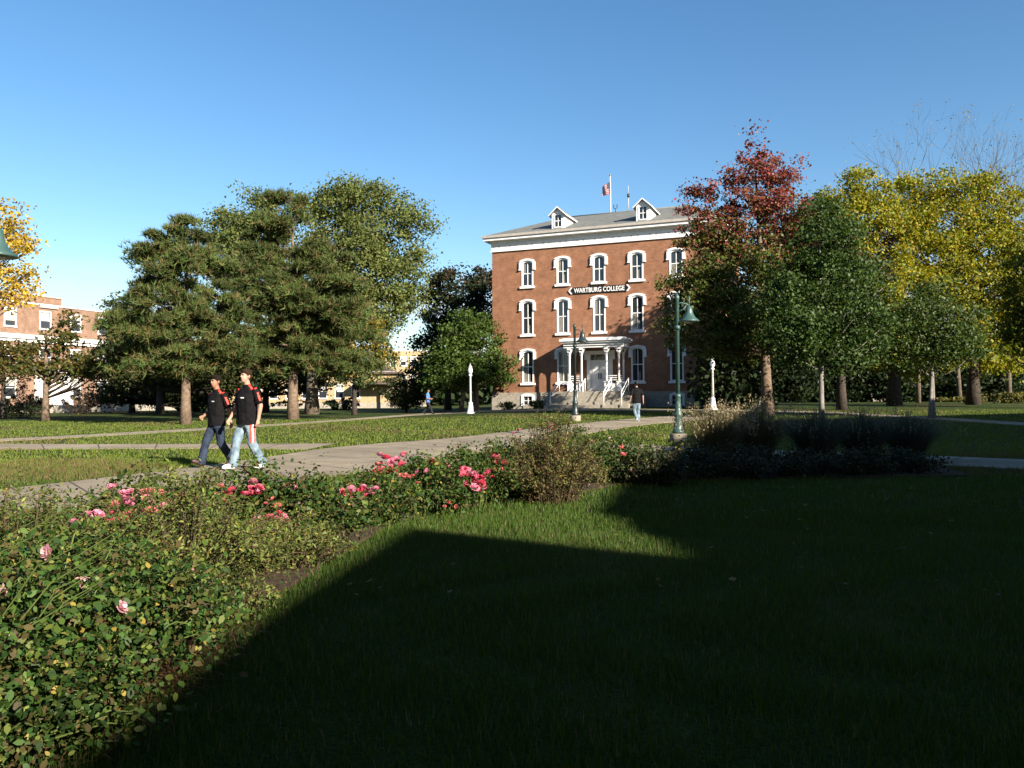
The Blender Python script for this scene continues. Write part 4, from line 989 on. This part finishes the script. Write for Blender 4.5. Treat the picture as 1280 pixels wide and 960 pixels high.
def person(label, loc, rz, P, mats, height=1.0, voxel=.011, group=None, extras=None):
    rt = empty('person', loc, rz); rt.scale = (height,)*3; tag(rt, label, 'person', group)
    B = P.get('bulk', 1.0); sk = mats['skin']
    hx, hz = .095, .93+P.get('dz', 0)
    b = MB()
    tors = [(hz-.12, .13, .10, .0), (hz-.02, .165*B, .115*B, .005), (hz+.10, .155*B, .11*B, 0), (hz+.24, .152*B, .11*B, -.01), (hz+.38, .172*B, .118*B, -.005), (hz+.48, .178*B, .11, .01), (hz+.545, .14, .085, .015), (hz+.585, .065, .06, .012)]
    loft(b, tors)
    limb(b, (0, .012, hz+.54), (0, -.015, hz+.68), .062, .056)
    # head
    hc = Vector((0, -.028, hz+.775)); ht = P.get('turn', 0)
    hd = MB(); 
    hd.ell((0, .012, .02), (.074, .092, .098), 18, 12); hd.ell((0, -.028, -.035), (.06, .066, .085), 16, 10); hd.ell((0, -.062, -.095), (.032, .026, .022)); hd.ell((0, -.048, -.065), (.05, .045, .045))
    hd.tube([(0, -.088, .022), (0, -.106, -.018), (0, -.095, -.03)], [.008, .0155, .010], 8)
    for s in (-1, 1):
        hd.ell((s*.076, .012, -.01), (.010, .022, .032)); hd.ell((s*.03, -.084, .03), (.024, .012, .009))
    hd.ell((0, -.09, -.055), (.026, .010, .008)); hd.ell((0, -.087, -.07), (.022, .010, .008))
    rotm = Matrix.Rotation(ht, 3, 'Z') @ Matrix.Rotation(P.get('nod', 0), 3, 'X')
    i0 = len(b.v)
    b.v += [tuple(rotm @ Vector(v)+hc) for v in hd.v]; b.f += [tuple(k+i0 for k in f) for f in hd.f]; b.m += hd.m; b.sm += hd.sm
    J = {}
    for s, nm in ((-1, 'r'), (1, 'l')):
        sh = Vector((s*.185*B, .012, hz+.515)); el = Vector(P[nm+'elbow'])+Vector((s*.02*(B-1)*6, 0, P.get('dz', 0))); wr = Vector(P[nm+'wrist'])+Vector((s*.02*(B-1)*6, 0, P.get('dz', 0)))
        J[nm] = (sh, el, wr)
        limb(b, sh, el, .052, .041, mid=.049); limb(b, el, wr, .042, .027, mid=.040)
        hand(b, wr, (wr-el).normalized()+Vector(P.get(nm+'hand', (0, 0, -.3))), Vector((-s, -.15, 0)), P.get(nm+'curl', .6), 1 if s > 0 else -1)
        kn, an, toe = Vector(P[nm+'knee']), Vector(P[nm+'ankle']), Vector(P[nm+'toe'])
        J[nm+'leg'] = (Vector((s*hx, 0, hz-.03)), kn, an, toe)
        limb(b, (s*hx, 0, hz-.03), kn, .088, .056, mid=.08); limb(b, kn, an, .056, .036, mid=.055); limb(b, an, toe, .036, .03)
    body = finish(b, 'body', sk, rt, voxel*.82, 3)
    # shirt
    m = MB(); e = 1.12
    loft(m, [(hz-.10, .185*B, .14*B, 0), (hz, .182*B, .135*B, .0), (hz+.12, .178*B, .13*B, -.004), (hz+.24, .174*B, .128*B, -.012), (hz+.38, .188*B, .132*B, -.006), (hz+.48, .19*B, .122, .008), (hz+.55, .15, .10, .013), (hz+.60, .08, .075, .010)])
    for nm, s in (('r', -1), ('l', 1)):
        sh, el, wr = J[nm]; limb(m, sh, sh.lerp(el, P.get('sleeve', .80)), .068, .066); 
    m.tube([(.078*math.cos(t), .008+.072*math.sin(t), hz+.615+.012*math.sin(t)) for t in [2*math.pi*k/14 for k in range(15)]], .015, 6)
    shirt = finish(m, 'shirt', mats['shirt'], rt, voxel, 3, disp=.016)
    # trousers
    m = MB(); fl = P.get('flare', 1.0)
    loft(m, [(hz-.16, .15*B, .115, .0), (hz-.06, .178*B, .135, .0), (hz+.03, .175*B, .128*B, .0)])
    for nm, s in (('r', -1), ('l', 1)):
        h_, kn, an, toe = J[nm+'leg']; limb(m, h_-Vector((0, 0, .04)), kn, .102, .076*fl, mid=.095); 
        end = an+(an-kn).normalized()*.045
        m.tube([kn-(an-kn)*.05, kn, kn.lerp(an, .5), an, end], [.07*fl, .074*fl, .076*fl, .078*fl, .080*fl], 10)
    tr = finish(m, 'trousers', mats['trousers'], rt, voxel, 2, disp=.016)
    for nm, s in (('r', -1), ('l', 1)):
        h_, kn, an, toe = J[nm+'leg']; d = (toe-an); d.normalize()
        m = MB(); sole = Vector((0, 0, -1)); f_ = Vector((d.x, d.y, d.z))
        heel = an+Vector((0, 0, -.045))-f_*.06; 
        pts = [heel, an+Vector((0, 0, -.04)), an.lerp(toe, .55)+Vector((0, 0, -.012)), toe+Vector((0, 0, -.002)), toe+f_*.045]
        m.tube(pts, [.034, .05, .048, .043, .022], 10); m.tube([an+Vector((0, 0, .03)), an+Vector((0, 0, -.04))], [.045, .05], 8)
        finish(m, 'shoe', mats['shoe'], rt, .011, 3)
    # hair and facial features
    m = MB()
    hm = MB(); hm.ell((0, .024, .050), (.085, .098, .086), 18, 12); hm.ell((0, .064, -.005), (.074, .054, .078), 14, 10); hm.ell((0, -.048, .094), (.066, .044, .034))
    for s_ in (-1, 1): hm.ell((s_*.074, -.005, .03), (.012, .022, .04), 10, 8)
    if P.get('spiky'): 
        for k in range(9): a = -1.2+.3*k; hm.tube([(.06*math.sin(a), -.02-.03*math.cos(a), .09), (.075*math.sin(a), -.03-.05*math.cos(a), .135)], [.024, .010], 6)
    m.v = [tuple(rotm @ Vector(v)+hc) for v in hm.v]; m.f = hm.f; m.m = hm.m; m.sm = hm.sm
    hair = finish(m, 'hair', mats['hair'], rt, .010, 2)
    f = MB(); ff = MB()
    for s in (-1, 1): ff.ell((s*.031, -.088, .012), (.012, .006, .006), 8, 6); ff.tube([(s*.013, -.095, .035), (s*.045, -.086, .036)], .0045, 5)
    f.v = [tuple(rotm @ Vector(v)+hc) for v in ff.v]; f.f = ff.f; f.m = ff.m; f.sm = ff.sm; f.build('eyes', HAIR, rt)
    return rt, shirt, tr, J, hz, hc, rotm
hd = math.atan2(-.60, .80)     # walking direction (-.6,-.8)
pR = dict(bulk=1.27, rknee=(-.10,-.16,.52), rankle=(-.09,-.23,.11), rtoe=(-.10,-.40,.07), lknee=(.10,.02,.50), lankle=(.09,.26,.12), ltoe=(.10,.10,.04),
          relbow=(-.26,.0,1.17), rwrist=(-.25,-.16,.95), lelbow=(.285,.06,1.17), lwrist=(.27,.02,.93), turn=.05, dz=-.005, flare=1.12)
rt, shirt, tr, J, hz, hc, _ = person('taller man in black polo and light blue jeans with white shoes, walking on the path', gnd(309, 587.0), hd, pR, dict(skin=SKIN, shirt=SHIRT, trousers=JEAN_L, shoe=SHOE_W, hair=HAIR_B), 1.04, group='two men walking side by side')
def stripes(shirt, J, hz, rt, B):
    for s, nm in ((1, 'l'), (-1, 'r')):
        sh, el, wr = J[nm]
        patch(shirt, 'shoulder_stripe', RED, rt, lambda c, n, s=s: n.z > .25 and .08 < s*c.x < .215*B and -.028 < c.y < .016 and c.z > hz+.45)
        ax = (el-sh).normalized()
        def cnd(c, n, s=s, sh=sh, ax=ax):
            t = (c-sh).dot(ax); off = (c-sh)-ax*t; return .06 < t < .215 and abs(off.y+.022) < .014 and s*n.x > .3
        patch(shirt, 'sleeve_stripe', RED, rt, cnd)
    patch(shirt, 'chest_print', LOGO, rt, lambda c, n: n.y < -.5 and .045 < c.x < .115 and hz+.372 < c.z < hz+.39)
stripes(shirt, J, hz, rt, 1.27)
for k in range(3):
    patch(tr, 'leg_stripe', RED if k != 1 else LOGO, rt, lambda c, n, k=k: c.x > .1 and .50 < c.z < .88 and n.x > .1 and abs(c.y-(-.055+.033*k+.05*(.88-c.z))) < .011, .006)
pL = dict(bulk=1.12, rknee=(-.09,-.18,.52), rankle=(-.09,-.28,.13), rtoe=(-.11,-.43,.16), lknee=(.09,.03,.50), lankle=(.09,.29,.14), ltoe=(.10,.14,.05),
          relbow=(-.25,.06,1.16), rwrist=(-.21,-.15,1.02), lelbow=(.25,.10,1.16), lwrist=(.25,.14,.92), rhand=(0,-.2,.1), turn=.1, nod=.12, spiky=1, rcurl=.9, flare=1.08)
rt, shirt, tr, J, hz, hc, _ = person('dark haired man in black polo and dark jeans walking nearest the lawn side', gnd(271, 585.0), hd, pL, dict(skin=SKIN_T, shirt=SHIRT, trousers=JEAN_D, shoe=SHOE_B, hair=HAIR), .985, group='two men walking side by side')
stripes(shirt, J, hz, rt, 1.12)
pB = dict(bulk=1.1, rknee=(-.10,-.06,.50), rankle=(-.09,-.02,.10), rtoe=(-.10,-.17,.04), lknee=(.09,-.06,.50), lankle=(.08,.2,.16), ltoe=(.09,.07,.05),
          relbow=(-.27,.06,1.17), rwrist=(-.30,.02,.93), lelbow=(.27,.03,1.17), lwrist=(.29,-.08,.95), sleeve=.85)
rt, *_ , hz, hc, rotm = person('man seen from behind in black shirt, cap and pale jeans, walking to the hall', gnd(796, 527), math.pi+.25, pB, dict(skin=SKIN, shirt=SHIRT, trousers=JEAN_L, shoe=SHOE_W, hair=HAIR), .98, voxel=.014)
m = MB(); m.ell((hc.x, hc.y+.018, hc.z+.06), (.09, .104, .075), 16, 10); m.ell((hc.x, hc.y-.11, hc.z+.055), (.065, .07, .012)); m.build('cap', BLACK, rt)
pU = dict(bulk=1.0, rknee=(-.10,-.22,.52), rankle=(-.10,-.34,.12), rtoe=(-.11,-.50,.08), lknee=(.10,.06,.50), lankle=(.10,.38,.16), ltoe=(.10,.24,.05),
          relbow=(-.25,.02,1.14), rwrist=(-.2,-.22,1.12), lelbow=(.25,.02,1.14), lwrist=(.2,-.22,1.14), nod=.3)
person('person in bright blue shirt and dark trousers walking along the far path', onground(535, 54), math.pi/2-.2, pU, dict(skin=SKIN_T, shirt=BLUESHIRT, trousers=DARKCLOTH, shoe=DARKCLOTH, hair=HAIR), .95, voxel=.016)

# ------------------------------------------------------------------ roses and shrubs
def bloom_mesh(name, n, spread, pal, size):
    vs_, cs = [], []
    for k in range(n):
        c = RNG.normal(size=3)*np.array([spread, spread, spread*.5]); col = np.array(pal[RNG.integers(0, len(pal))])
        up_ = np.array([0, 0, 1.])+RNG.normal(size=3)*.45; up_ /= np.linalg.norm(up_)
        u = np.cross(up_, [1, .2, .1]); u /= np.linalg.norm(u); w_ = np.cross(up_, u); s = size*(.7+.6*RNG.random())
        for ring, (rr, tilt, np_) in enumerate(((.18, 1.2, 4), (.32, .8, 5), (.46, .35, 6))):
            for j in range(np_):
                a = 2*math.pi*(j/np_)+ring*.5+RNG.normal()*.1; d = u*math.cos(a)+w_*math.sin(a); t = up_*math.cos(a)*0+np.cross(up_, d)
                p0 = c+d*rr*s*.25; o = d*math.cos(tilt)+up_*math.sin(tilt)
                wd = s*.27; q = [p0-t*wd*.35, p0+o*s*.22-t*wd, p0+o*s*.42-t*wd*.6+d*s*.05, p0+o*s*.46+d*s*.08, p0+o*s*.42+t*wd*.6+d*s*.05, p0+o*s*.22+t*wd]
                # two triangles as quads
                vs_ += q; cs.append(col*(.75+.5*RNG.random()))
    return np_mesh(name, np.array(vs_), 6, PETAL, np.clip(np.array(cs), 0, .9))
REDP = [(.85,.09,.16),(.9,.16,.24),(.75,.05,.12)]; PINKP = [(.9,.30,.42),(.9,.42,.52),(.9,.22,.36)]; PALEP = [(.85,.45,.50),(.8,.55,.55)]; CORAL = [(.85,.14,.15),(.9,.26,.24)]
BLOOMS = {'red': [bloom_mesh('bloom', 1, .0, REDP, .07) for n in (4, 7)], 'pink': [bloom_mesh('bloom', 1, .0, PINKP, .072) for n in (3, 6)],
          'pale': [bloom_mesh('bloom', 1, .0, PALEP, .055) for n in (1, 3)], 'coral': [bloom_mesh('bloom', 1, .0, CORAL, .062) for n in (2, 4)], 'big': [bloom_mesh('bloom', 1, .0, REDP+PINKP[:1], .078) for n in range(3)]}
BN = {'red': (5, .05), 'pink': (4, .05), 'pale': (1, .0), 'coral': (3, .045), 'big': (9, .07)}
ROSE_L = [(.035,.085,.018),(.06,.12,.022),(.09,.15,.028),(.14,.175,.035),(.045,.095,.02),(.12,.095,.035)]
OLIVE_L = [(.19,.235,.05),(.14,.20,.042),(.24,.245,.065),(.17,.135,.05),(.11,.17,.036)]
BROWN_L = [(.13,.10,.04),(.17,.115,.05),(.10,.10,.03),(.19,.15,.055)]
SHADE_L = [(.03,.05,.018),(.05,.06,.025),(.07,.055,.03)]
def shrub(name, label, x, y, r, h, pal, leaf=.035, n=5000, blooms=(), nst=60, sprig=0, ry=None, group=None, cat='rose bush', stemm=None, arch=.25, top=None, canes=0):
    z = float(zg(x, y))+.03; rt = empty(name, (x, y, z)); tag(rt, label, cat, group); ry = ry or r
    st = MB(); tips = []; mids = []
    for k in range(nst):
        a = RNG.random()*2*math.pi; q = math.sqrt(RNG.random()); hh = h*(1-.62*q*q)*((.75+.35*RNG.random()) if not sprig else (.62+.6*RNG.random()**1.5))
        e = np.array([r*q*math.cos(a), ry*q*math.sin(a), hh]); b = e*np.array([.5, .5, 0]); b[2] = -.02
        m1 = b+(e-b)*.5+np.array([-e[0]*.12, -e[1]*.12, h*.08]); dr = e+np.array([math.cos(a)*arch*r*.4, math.sin(a)*arch*ry*.4, -.02*h])
        st.tube([b, m1, e, dr], [.006, .005, .0035, .002], 4, cap=False); tips.append(dr); mids.append((b, m1, e, dr))
    for k in range(canes):
        x0, y0 = random.uniform(-.7, .3)*r, random.uniform(-.8, .8)*ry; L = random.uniform(.35, .75); a = random.uniform(-.2, .7)
        b = Vector((x0, y0, h*random.uniform(.45, .8))); e = b+Vector((L*.75*math.cos(a), -L*.1+L*.3*math.sin(a), L*.62)); m_ = (b+e)/2+Vector((-.02, 0, .05))
        st.tube([b, m_, e], [.0034, .003, .0015], 5, cap=False)
    st.build('stems', stemm or STEM, rt)
    # leaves on the stems
    wst = RNG.random(nst)**1.6+.08; ki = RNG.choice(nst, n, p=wst/wst.sum()); tone = (.55+.8*RNG.random(nst))[:, None]; t = RNG.random(n)**(.72 if not sprig else .78); S = np.array(mids)          # nst,4,3
    seg = np.clip((t*3).astype(int), 0, 2); fr = (t*3-seg)[:, None]
    pos = S[ki, seg]*(1-fr)+S[ki, np.minimum(seg+1, 3)]*fr+RNG.normal(size=(n, 3))*np.array([.075, .075, .055])*(1.1 if not sprig else .6)
    pos[:, 2] = np.abs(pos[:, 2])
    outw = pos/np.array([r, ry, h]); outw /= np.linalg.norm(outw, axis=1, keepdims=True)+1e-6
    nr = rand_unit(n)*.9+outw*.4+np.array([0, 0, .45]); nr /= np.linalg.norm(nr, axis=1, keepdims=True)
    P = np.array(pal); cc = P[RNG.integers(0, len(P), n)]*(.75+.5*RNG.random((n, 1)))*tone[ki]
    yl = RNG.random(n) < .02; cc[yl] = np.array([.40,.30,.06])
    link_mesh('leaves', np_mesh('leaves', leaf_hex(pos, nr, leaf*(.55+.9*RNG.random(n)), .66 if not sprig else .38), 6, ROSELEAF if not sprig else LEAF, cc), rt)
    for (bx, by, bz, kind) in blooms:
        nb, sp = BN[kind]
        for q in range(nb):
            o = link_mesh('bloom', random.choice(BLOOMS[kind]), rt); o.location = (bx+random.gauss(0, sp), by+random.gauss(0, sp), bz+random.gauss(0, sp*.55)); o.rotation_euler = (random.uniform(-.1, .7), random.uniform(-.4, .4), random.uniform(0, 6.28)); o.scale = (random.uniform(.75, 1.15),)*3
    return rt
def bl(x, y, lst, ):
    """blooms given as photo points + depth -> local"""
    out = []
    for px, py, d, kind in lst:
        p = at(px, py, d-.42); out.append((p.x-x, p.y-y, p.z-float(zg(x, y))-.03, kind))
    return out
GR = 'rose bushes in the bed beside the path'; GO = 'fine leaved shrubs among the roses'; GD = 'shaded low shrubs in the bed'
shrub('rose_bush', 'big leafy green rose bush in the bottom left corner, one pink bloom at its edge', -2.15, 3.55, .80, .64, ROSE_L, .030, 19000, bl(-2.15, 3.55, [(5,738,3.7,'pale'),(2,741,3.7,'pale'),(103,728,3.9,'pale'),(60,690,3.9,'pale'),(150,760,3.7,'pale'),(20,800,3.4,'pale')]), nst=130, canes=24)
shrub('rose_bush', 'low leafy rose bush lowest in the picture, beside the edge of the shadow', -1.98, 2.75, .58, .42, ROSE_L, .028, 13000, [], nst=90, canes=8)
shrub('olive_shrub', 'wispy olive shrub directly above the big corner rose bush', -2.95, 4.8, .90, .62, OLIVE_L+ROSE_L[1:2], .028, 20000, bl(-3.25, 5.2, [(92,632,5.2,'pink')]), nst=130, sprig=1, cat='shrub', stemm=TWIG)
shrub('olive_shrub', 'widest olive shrub, in front of the two walking men', -2.18, 5.25, .80, .72, OLIVE_L, .028, 16000, bl(-2.15, 5.2, [(228,726,4.9,'pink'),(240,712,5.0,'pale')]), nst=150, sprig=1, cat='shrub', stemm=TWIG)
shrub('rose_bush', 'rose bush with coral and pink blooms above the widest olive shrub', -2.95, 6.6, 0.62, .66, ROSE_L+OLIVE_L[:1], .04, 6075, bl(-2.95, 6.6, [(152,608,6.6,'pink'),(162,618,6.6,'pink'),(193,617,6.6,'coral'),(188,622,6.6,'pink'),(145,628,6.5,'coral'),(141,646,6.4,'red'),(168,650,6.4,'red'),(225,624,6.7,'coral')]), nst=70)
shrub('rose_bush', 'rose bush with a flat pink bloom cluster just below the walking men', -2.35, 7.2, 0.56, .62, ROSE_L, .04, 5670, bl(-2.35, 7.2, [(241,610,7.2,'pink'),(275,620,7.2,'coral'),(308,614,7.2,'red'),(317,607,7.3,'pink'),(322,612,7.2,'red'),(366,610,7.4,'pink'),(283,617,7.2,'coral')]), nst=60)
shrub('rose_bush', 'rose bush with loose red blooms halfway down, where the bed meets the shadow', -1.85, 7.1, 0.50, .55, ROSE_L, .04, 5400, bl(-1.85, 7.1, [(345,655,6.9,'big'),(338,650,6.9,'red'),(352,664,6.9,'pink'),(353,684,6.8,'coral'),(378,690,6.8,'red'),(325,648,7,'pale'),(340,628,7.1,'coral'),(372,630,7.2,'pale')]), nst=60)
shrub('rose_bush', 'small rose bush with two red clusters left of the pink flowered middle bush', -1.42, 8.35, 0.45, .52, ROSE_L, .038, 4860, bl(-1.42, 8.35, [(405,638,8.2,'red'),(415,636,8.2,'coral'),(427,637,8.2,'red'),(428,642,8.2,'red'),(412,663,8.1,'coral'),(442,618,8.4,'big'),(455,612,8.4,'pink'),(462,610,8.4,'pink')]), nst=50)
shrub('rose_bush', 'middle rose bush with pink blooms raised on long stems above the lawn', -.98, 9.25, 0.62, .60, ROSE_L, .038, 7020, bl(-.98, 9.25, [(488,577,9.4,'big'),(482,574,9.4,'pink'),(496,577,9.4,'pink'),(469,590,9.3,'red'),(489,588,9.3,'red'),(473,583,9.4,'coral'),(508,597,9.2,'coral'),(526,592,9.3,'pink'),(514,600,9.2,'coral')]), nst=80)
shrub('rose_bush', 'rose bush with the largest bright red bloom cluster, left of the brownish shrub', -.42, 9.9, 0.62, .64, ROSE_L, .038, 7560, bl(-.42, 9.9, [(590,597,9.5,'big'),(597,603,9.5,'big'),(584,590,9.6,'red'),(600,606,9.5,'red'),(551,582,9.8,'pink'),(558,577,9.8,'pale'),(540,578,9.8,'coral'),(559,631,9.3,'coral'),(572,576,9.8,'pale')]), nst=80)
shrub('rose_bush', 'rose bush with small red blooms directly behind the left of the brownish shrub', .0, 10.6, 0.62, .68, ROSE_L, .038, 6480, bl(.0, 10.6, [(620,572,10.4,'red'),(626,576,10.4,'red'),(614,574,10.4,'coral'),(630,580,10.4,'coral'),(610,594,10.2,'red'),(622,590,10.2,'coral'),(568,571,10.4,'pale')]), nst=70)
shrub('brown_shrub', 'upright brownish shrub of thin upright twigs, tallest in the bed', .47, 10.15, .70, .95, BROWN_L+OLIVE_L[:1], .033, 15000, [], nst=230, sprig=1, cat='shrub', stemm=TWIG, arch=.15)
shrub('rose_bush', 'tall pale flowered rose bush peeking above the brownish shrub', .85, 13.6, .75, .84, ROSE_L+OLIVE_L[:1], .042, 4500, bl(.85, 13.6, [(644,540,13.4,'pink'),(690,535,13.3,'coral'),(688,532,13.3,'pink'),(665,548,13.2,'pale'),(706,545,13.2,'pale'),(737,534,13.4,'pale')]), nst=70)
shrub('rose_bush', 'sunlit rose bush with a few coral blooms right of the brownish shrub', 1.55, 12.4, .65, .70, ROSE_L, .04, 5600, bl(1.55, 12.4, [(780,557,12.2,'coral'),(779,567,12.2,'coral'),(741,552,12.3,'pale'),(762,548,12.3,'pale'),(735,605,11.8,'pale')]), nst=80)
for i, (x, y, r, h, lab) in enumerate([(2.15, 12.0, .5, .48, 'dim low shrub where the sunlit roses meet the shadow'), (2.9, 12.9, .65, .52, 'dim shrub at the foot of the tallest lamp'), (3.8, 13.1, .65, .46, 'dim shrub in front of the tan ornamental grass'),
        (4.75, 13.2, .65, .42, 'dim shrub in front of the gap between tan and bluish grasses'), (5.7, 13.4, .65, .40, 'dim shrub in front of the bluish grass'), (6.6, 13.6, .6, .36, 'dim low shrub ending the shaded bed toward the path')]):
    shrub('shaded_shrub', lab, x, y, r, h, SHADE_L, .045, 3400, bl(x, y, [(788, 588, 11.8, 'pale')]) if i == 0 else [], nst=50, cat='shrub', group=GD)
shrub('olive_shrub', 'feathery olive shrub at the far left edge, nearest to the path', -3.55, 5.5, .85, .60, OLIVE_L, .028, 15000, [], nst=170, sprig=1, cat='shrub', stemm=TWIG)
shrub('olive_shrub', 'feathery olive shrub behind the pink roses left of the walking men', -2.75, 6.0, .70, .56, OLIVE_L+ROSE_L[:2], .028, 13000, bl(-2.75, 6.0, [(150,632,6.0,'pink'),(175,640,5.9,'coral'),(118,645,5.9,'pale'),(200,630,6.0,'pink'),(160,650,5.8,'red'),(225,640,5.9,'pale')]), nst=130, sprig=1, cat='shrub', stemm=TWIG)
shrub('olive_shrub', 'low sprawling olive shrub beside the rusty litter, along the shadow edge', -1.78, 4.55, .42, .34, OLIVE_L+ROSE_L[:1], .028, 6000, [], nst=70, sprig=1, cat='shrub', stemm=TWIG)
shrub('olive_shrub', 'low olive shrub where the lit bed narrows, below the loose red blooms', -1.72, 6.2, .42, .42, OLIVE_L, .028, 6000, bl(-1.72, 6.2, [(300,690,6.3,'pale')]), nst=70, sprig=1, cat='shrub', stemm=TWIG)
def straw(): 
    n = 2600; x = -1.68+RNG.normal(size=n)*.14; y = 3.9+RNG.normal(size=n)*.5; z = .05+np.abs(RNG.normal(size=n))*.03
    a = RNG.random(n)*6.28; L = .05+.08*RNG.random(n); d = np.stack([np.cos(a), np.sin(a), RNG.normal(size=n)*.25], -1)*L[:, None]; s = np.stack([-np.sin(a), np.cos(a), 0*a], -1)*.003
    p = np.stack([x, y, z], -1); v = np.stack([p-d*.5-s, p-d*.5+s, p+d*.5], 1).reshape(-1, 3)
    me = np_mesh('dry_litter', v, 3, GRASSM, np.array([[.20,.10,.05],[.28,.17,.08],[.14,.07,.04]])[RNG.integers(0, 3, n)])
    tag(link_mesh('dry_litter', me), 'rusty brown dry stems and litter at the edge of the bed', 'litter', kind='stuff')
straw()
def ornamental(label, x, y, h, r, n, pal, plume, group):
    z = float(zg(x, y)); rt = empty('ornamental_grass', (x, y, z)); tag(rt, label, 'grass clump', group)
    vs_, cs = [], []; K = 4
    a = RNG.random(n)*6.28; q = RNG.random(n)**.6; b = np.stack([.3*r*q*np.cos(a), .3*r*q*np.sin(a), 0*a], -1)
    hh = h*(.6+.42*RNG.random(n)); out = r*q*(.5+.6*RNG.random(n)); wd = .008
    P = np.array(pal)[RNG.integers(0, len(pal), n)]*(.8+.4*RNG.random((n, 1)))
    def pt(t): return b+np.stack([out*np.cos(a)*t**2, out*np.sin(a)*t**2, hh*t*(1.06-.10*t*t*q*2)], -1)
    sd = np.stack([-np.sin(a), np.cos(a), 0*a], -1)*wd
    for k in range(K):
        t0, t1 = k/K, (k+1)/K; p0, p1 = pt(t0), pt(t1); w0, w1 = (1-t0*.8), (1-t1*.8)
        vs_.append(np.stack([p0-sd*w0, p0+sd*w0, p1+sd*w1, p1-sd*w1], 1).reshape(-1, 3)); cs.append(P)
    link_mesh('blades', np_mesh('blades', np.concatenate(vs_), 4, GRASSM, np.concatenate(cs)), rt)
    if plume:
        i = RNG.choice(n, plume, replace=False); top = pt(1.0)[i]; vs_, cs = [], []
        for k in range(10):
            d = RNG.normal(size=(plume, 3))*np.array([.012, .012, .07])+np.array([0, 0, .05]); p = top+d
            vs_.append(leaf_quads(p, rand_unit(plume), np.full(plume, .05), .3)); cs.append(np.tile(np.array([.42,.34,.20]), (plume, 1)))
        link_mesh('plumes', np_mesh('plumes', np.concatenate(vs_), 4, GRASSM, np.concatenate(cs)), rt)
GG = 'ornamental grass clumps in the bed'
TANG = [(.16,.14,.07),(.20,.17,.09),(.11,.12,.05)]; BLUEG = [(.11,.125,.085),(.14,.15,.10),(.10,.11,.07)]
ornamental('tan plumed grass clump, leftmost of the tall grasses by the lamp', 3.75, 14.6, 1.16, .75, 1300, TANG, 190, GG)
ornamental('tan plumed grass clump in front of the leaning maple trunk', 4.65, 15.2, 1.18, .80, 1300, TANG, 170, GG)
ornamental('bluish grass clump just right of the leaning maple trunk', 5.75, 15.2, 1.08, .85, 1400, BLUEG, 60, GG)
ornamental('bluish grass clump in line with the straight thin trunk', 6.8, 15.6, 1.10, .9, 1400, BLUEG, 60, GG)
ornamental('bluish grass clump farthest right, below the pale forked trunk', 7.9, 16.0, 1.02, .9, 1400, BLUEG, 40, GG)
# foundation shrubs
def fshrub(label, px, d, r, h, pal, leaf=.08, n=1500, cat='shrub', name='low_shrub', ry=None):
    p = onground(px, d); return shrub(name, label, p.x, p.y, r, h, pal, leaf, n, [], nst=30, cat=cat, stemm=TWIG, ry=ry)
fshrub('low round shrub at the left foot of the brick hall', 634, 57.5, .7, .5, ROSE_L)
fshrub('low shrub beside the leftmost basement window of the brick hall', 672, 55.5, .55, .55, ROSE_L)
fshrub('dark round shrub at the left brick hall entrance', 45, 60, 1.1, 1.5, SHADE_L, .12, 2600)
fshrub('purple brown twiggy shrub left of the thin maple trunk', 28, 52, 1.0, 2.4, [(.12,.06,.05),(.10,.07,.05),(.14,.08,.06)], .11, 1400)
fshrub('reddish round shrub right of the left hall entrance steps', 100, 64, 1.4, 1.9, [(.07,.045,.035),(.06,.05,.03)], .12, 2600)
fshrub('low clipped bush before the tan wing, right of the thick maple trunk', 425, 80, 2.2, 1.3, DARK(None, None, 4).tolist(), .16, 2600)
fshrub('long dark hedge under the pines before the shaded wing', 275, 76, 8.5, 1.7, DARK(None, None, 4).tolist(), .2, 9000, 'hedge', 'hedge', 1.0)
fshrub('dark low hedge at the left edge before the brick hall', 5, 57, 2.6, 1.1, DARK(None, None, 4).tolist(), .16, 3000, 'hedge', 'hedge', .8)
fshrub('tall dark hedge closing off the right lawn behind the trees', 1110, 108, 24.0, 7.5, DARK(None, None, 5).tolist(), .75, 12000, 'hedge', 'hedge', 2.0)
fshrub('row of yellowish low plants under the trees at the right edge', 1245, 62, 5.0, .8, [(.22,.19,.05),(.16,.16,.05),(.09,.10,.03)], .14, 4000, 'flower bed', 'yellow_plants', .8)
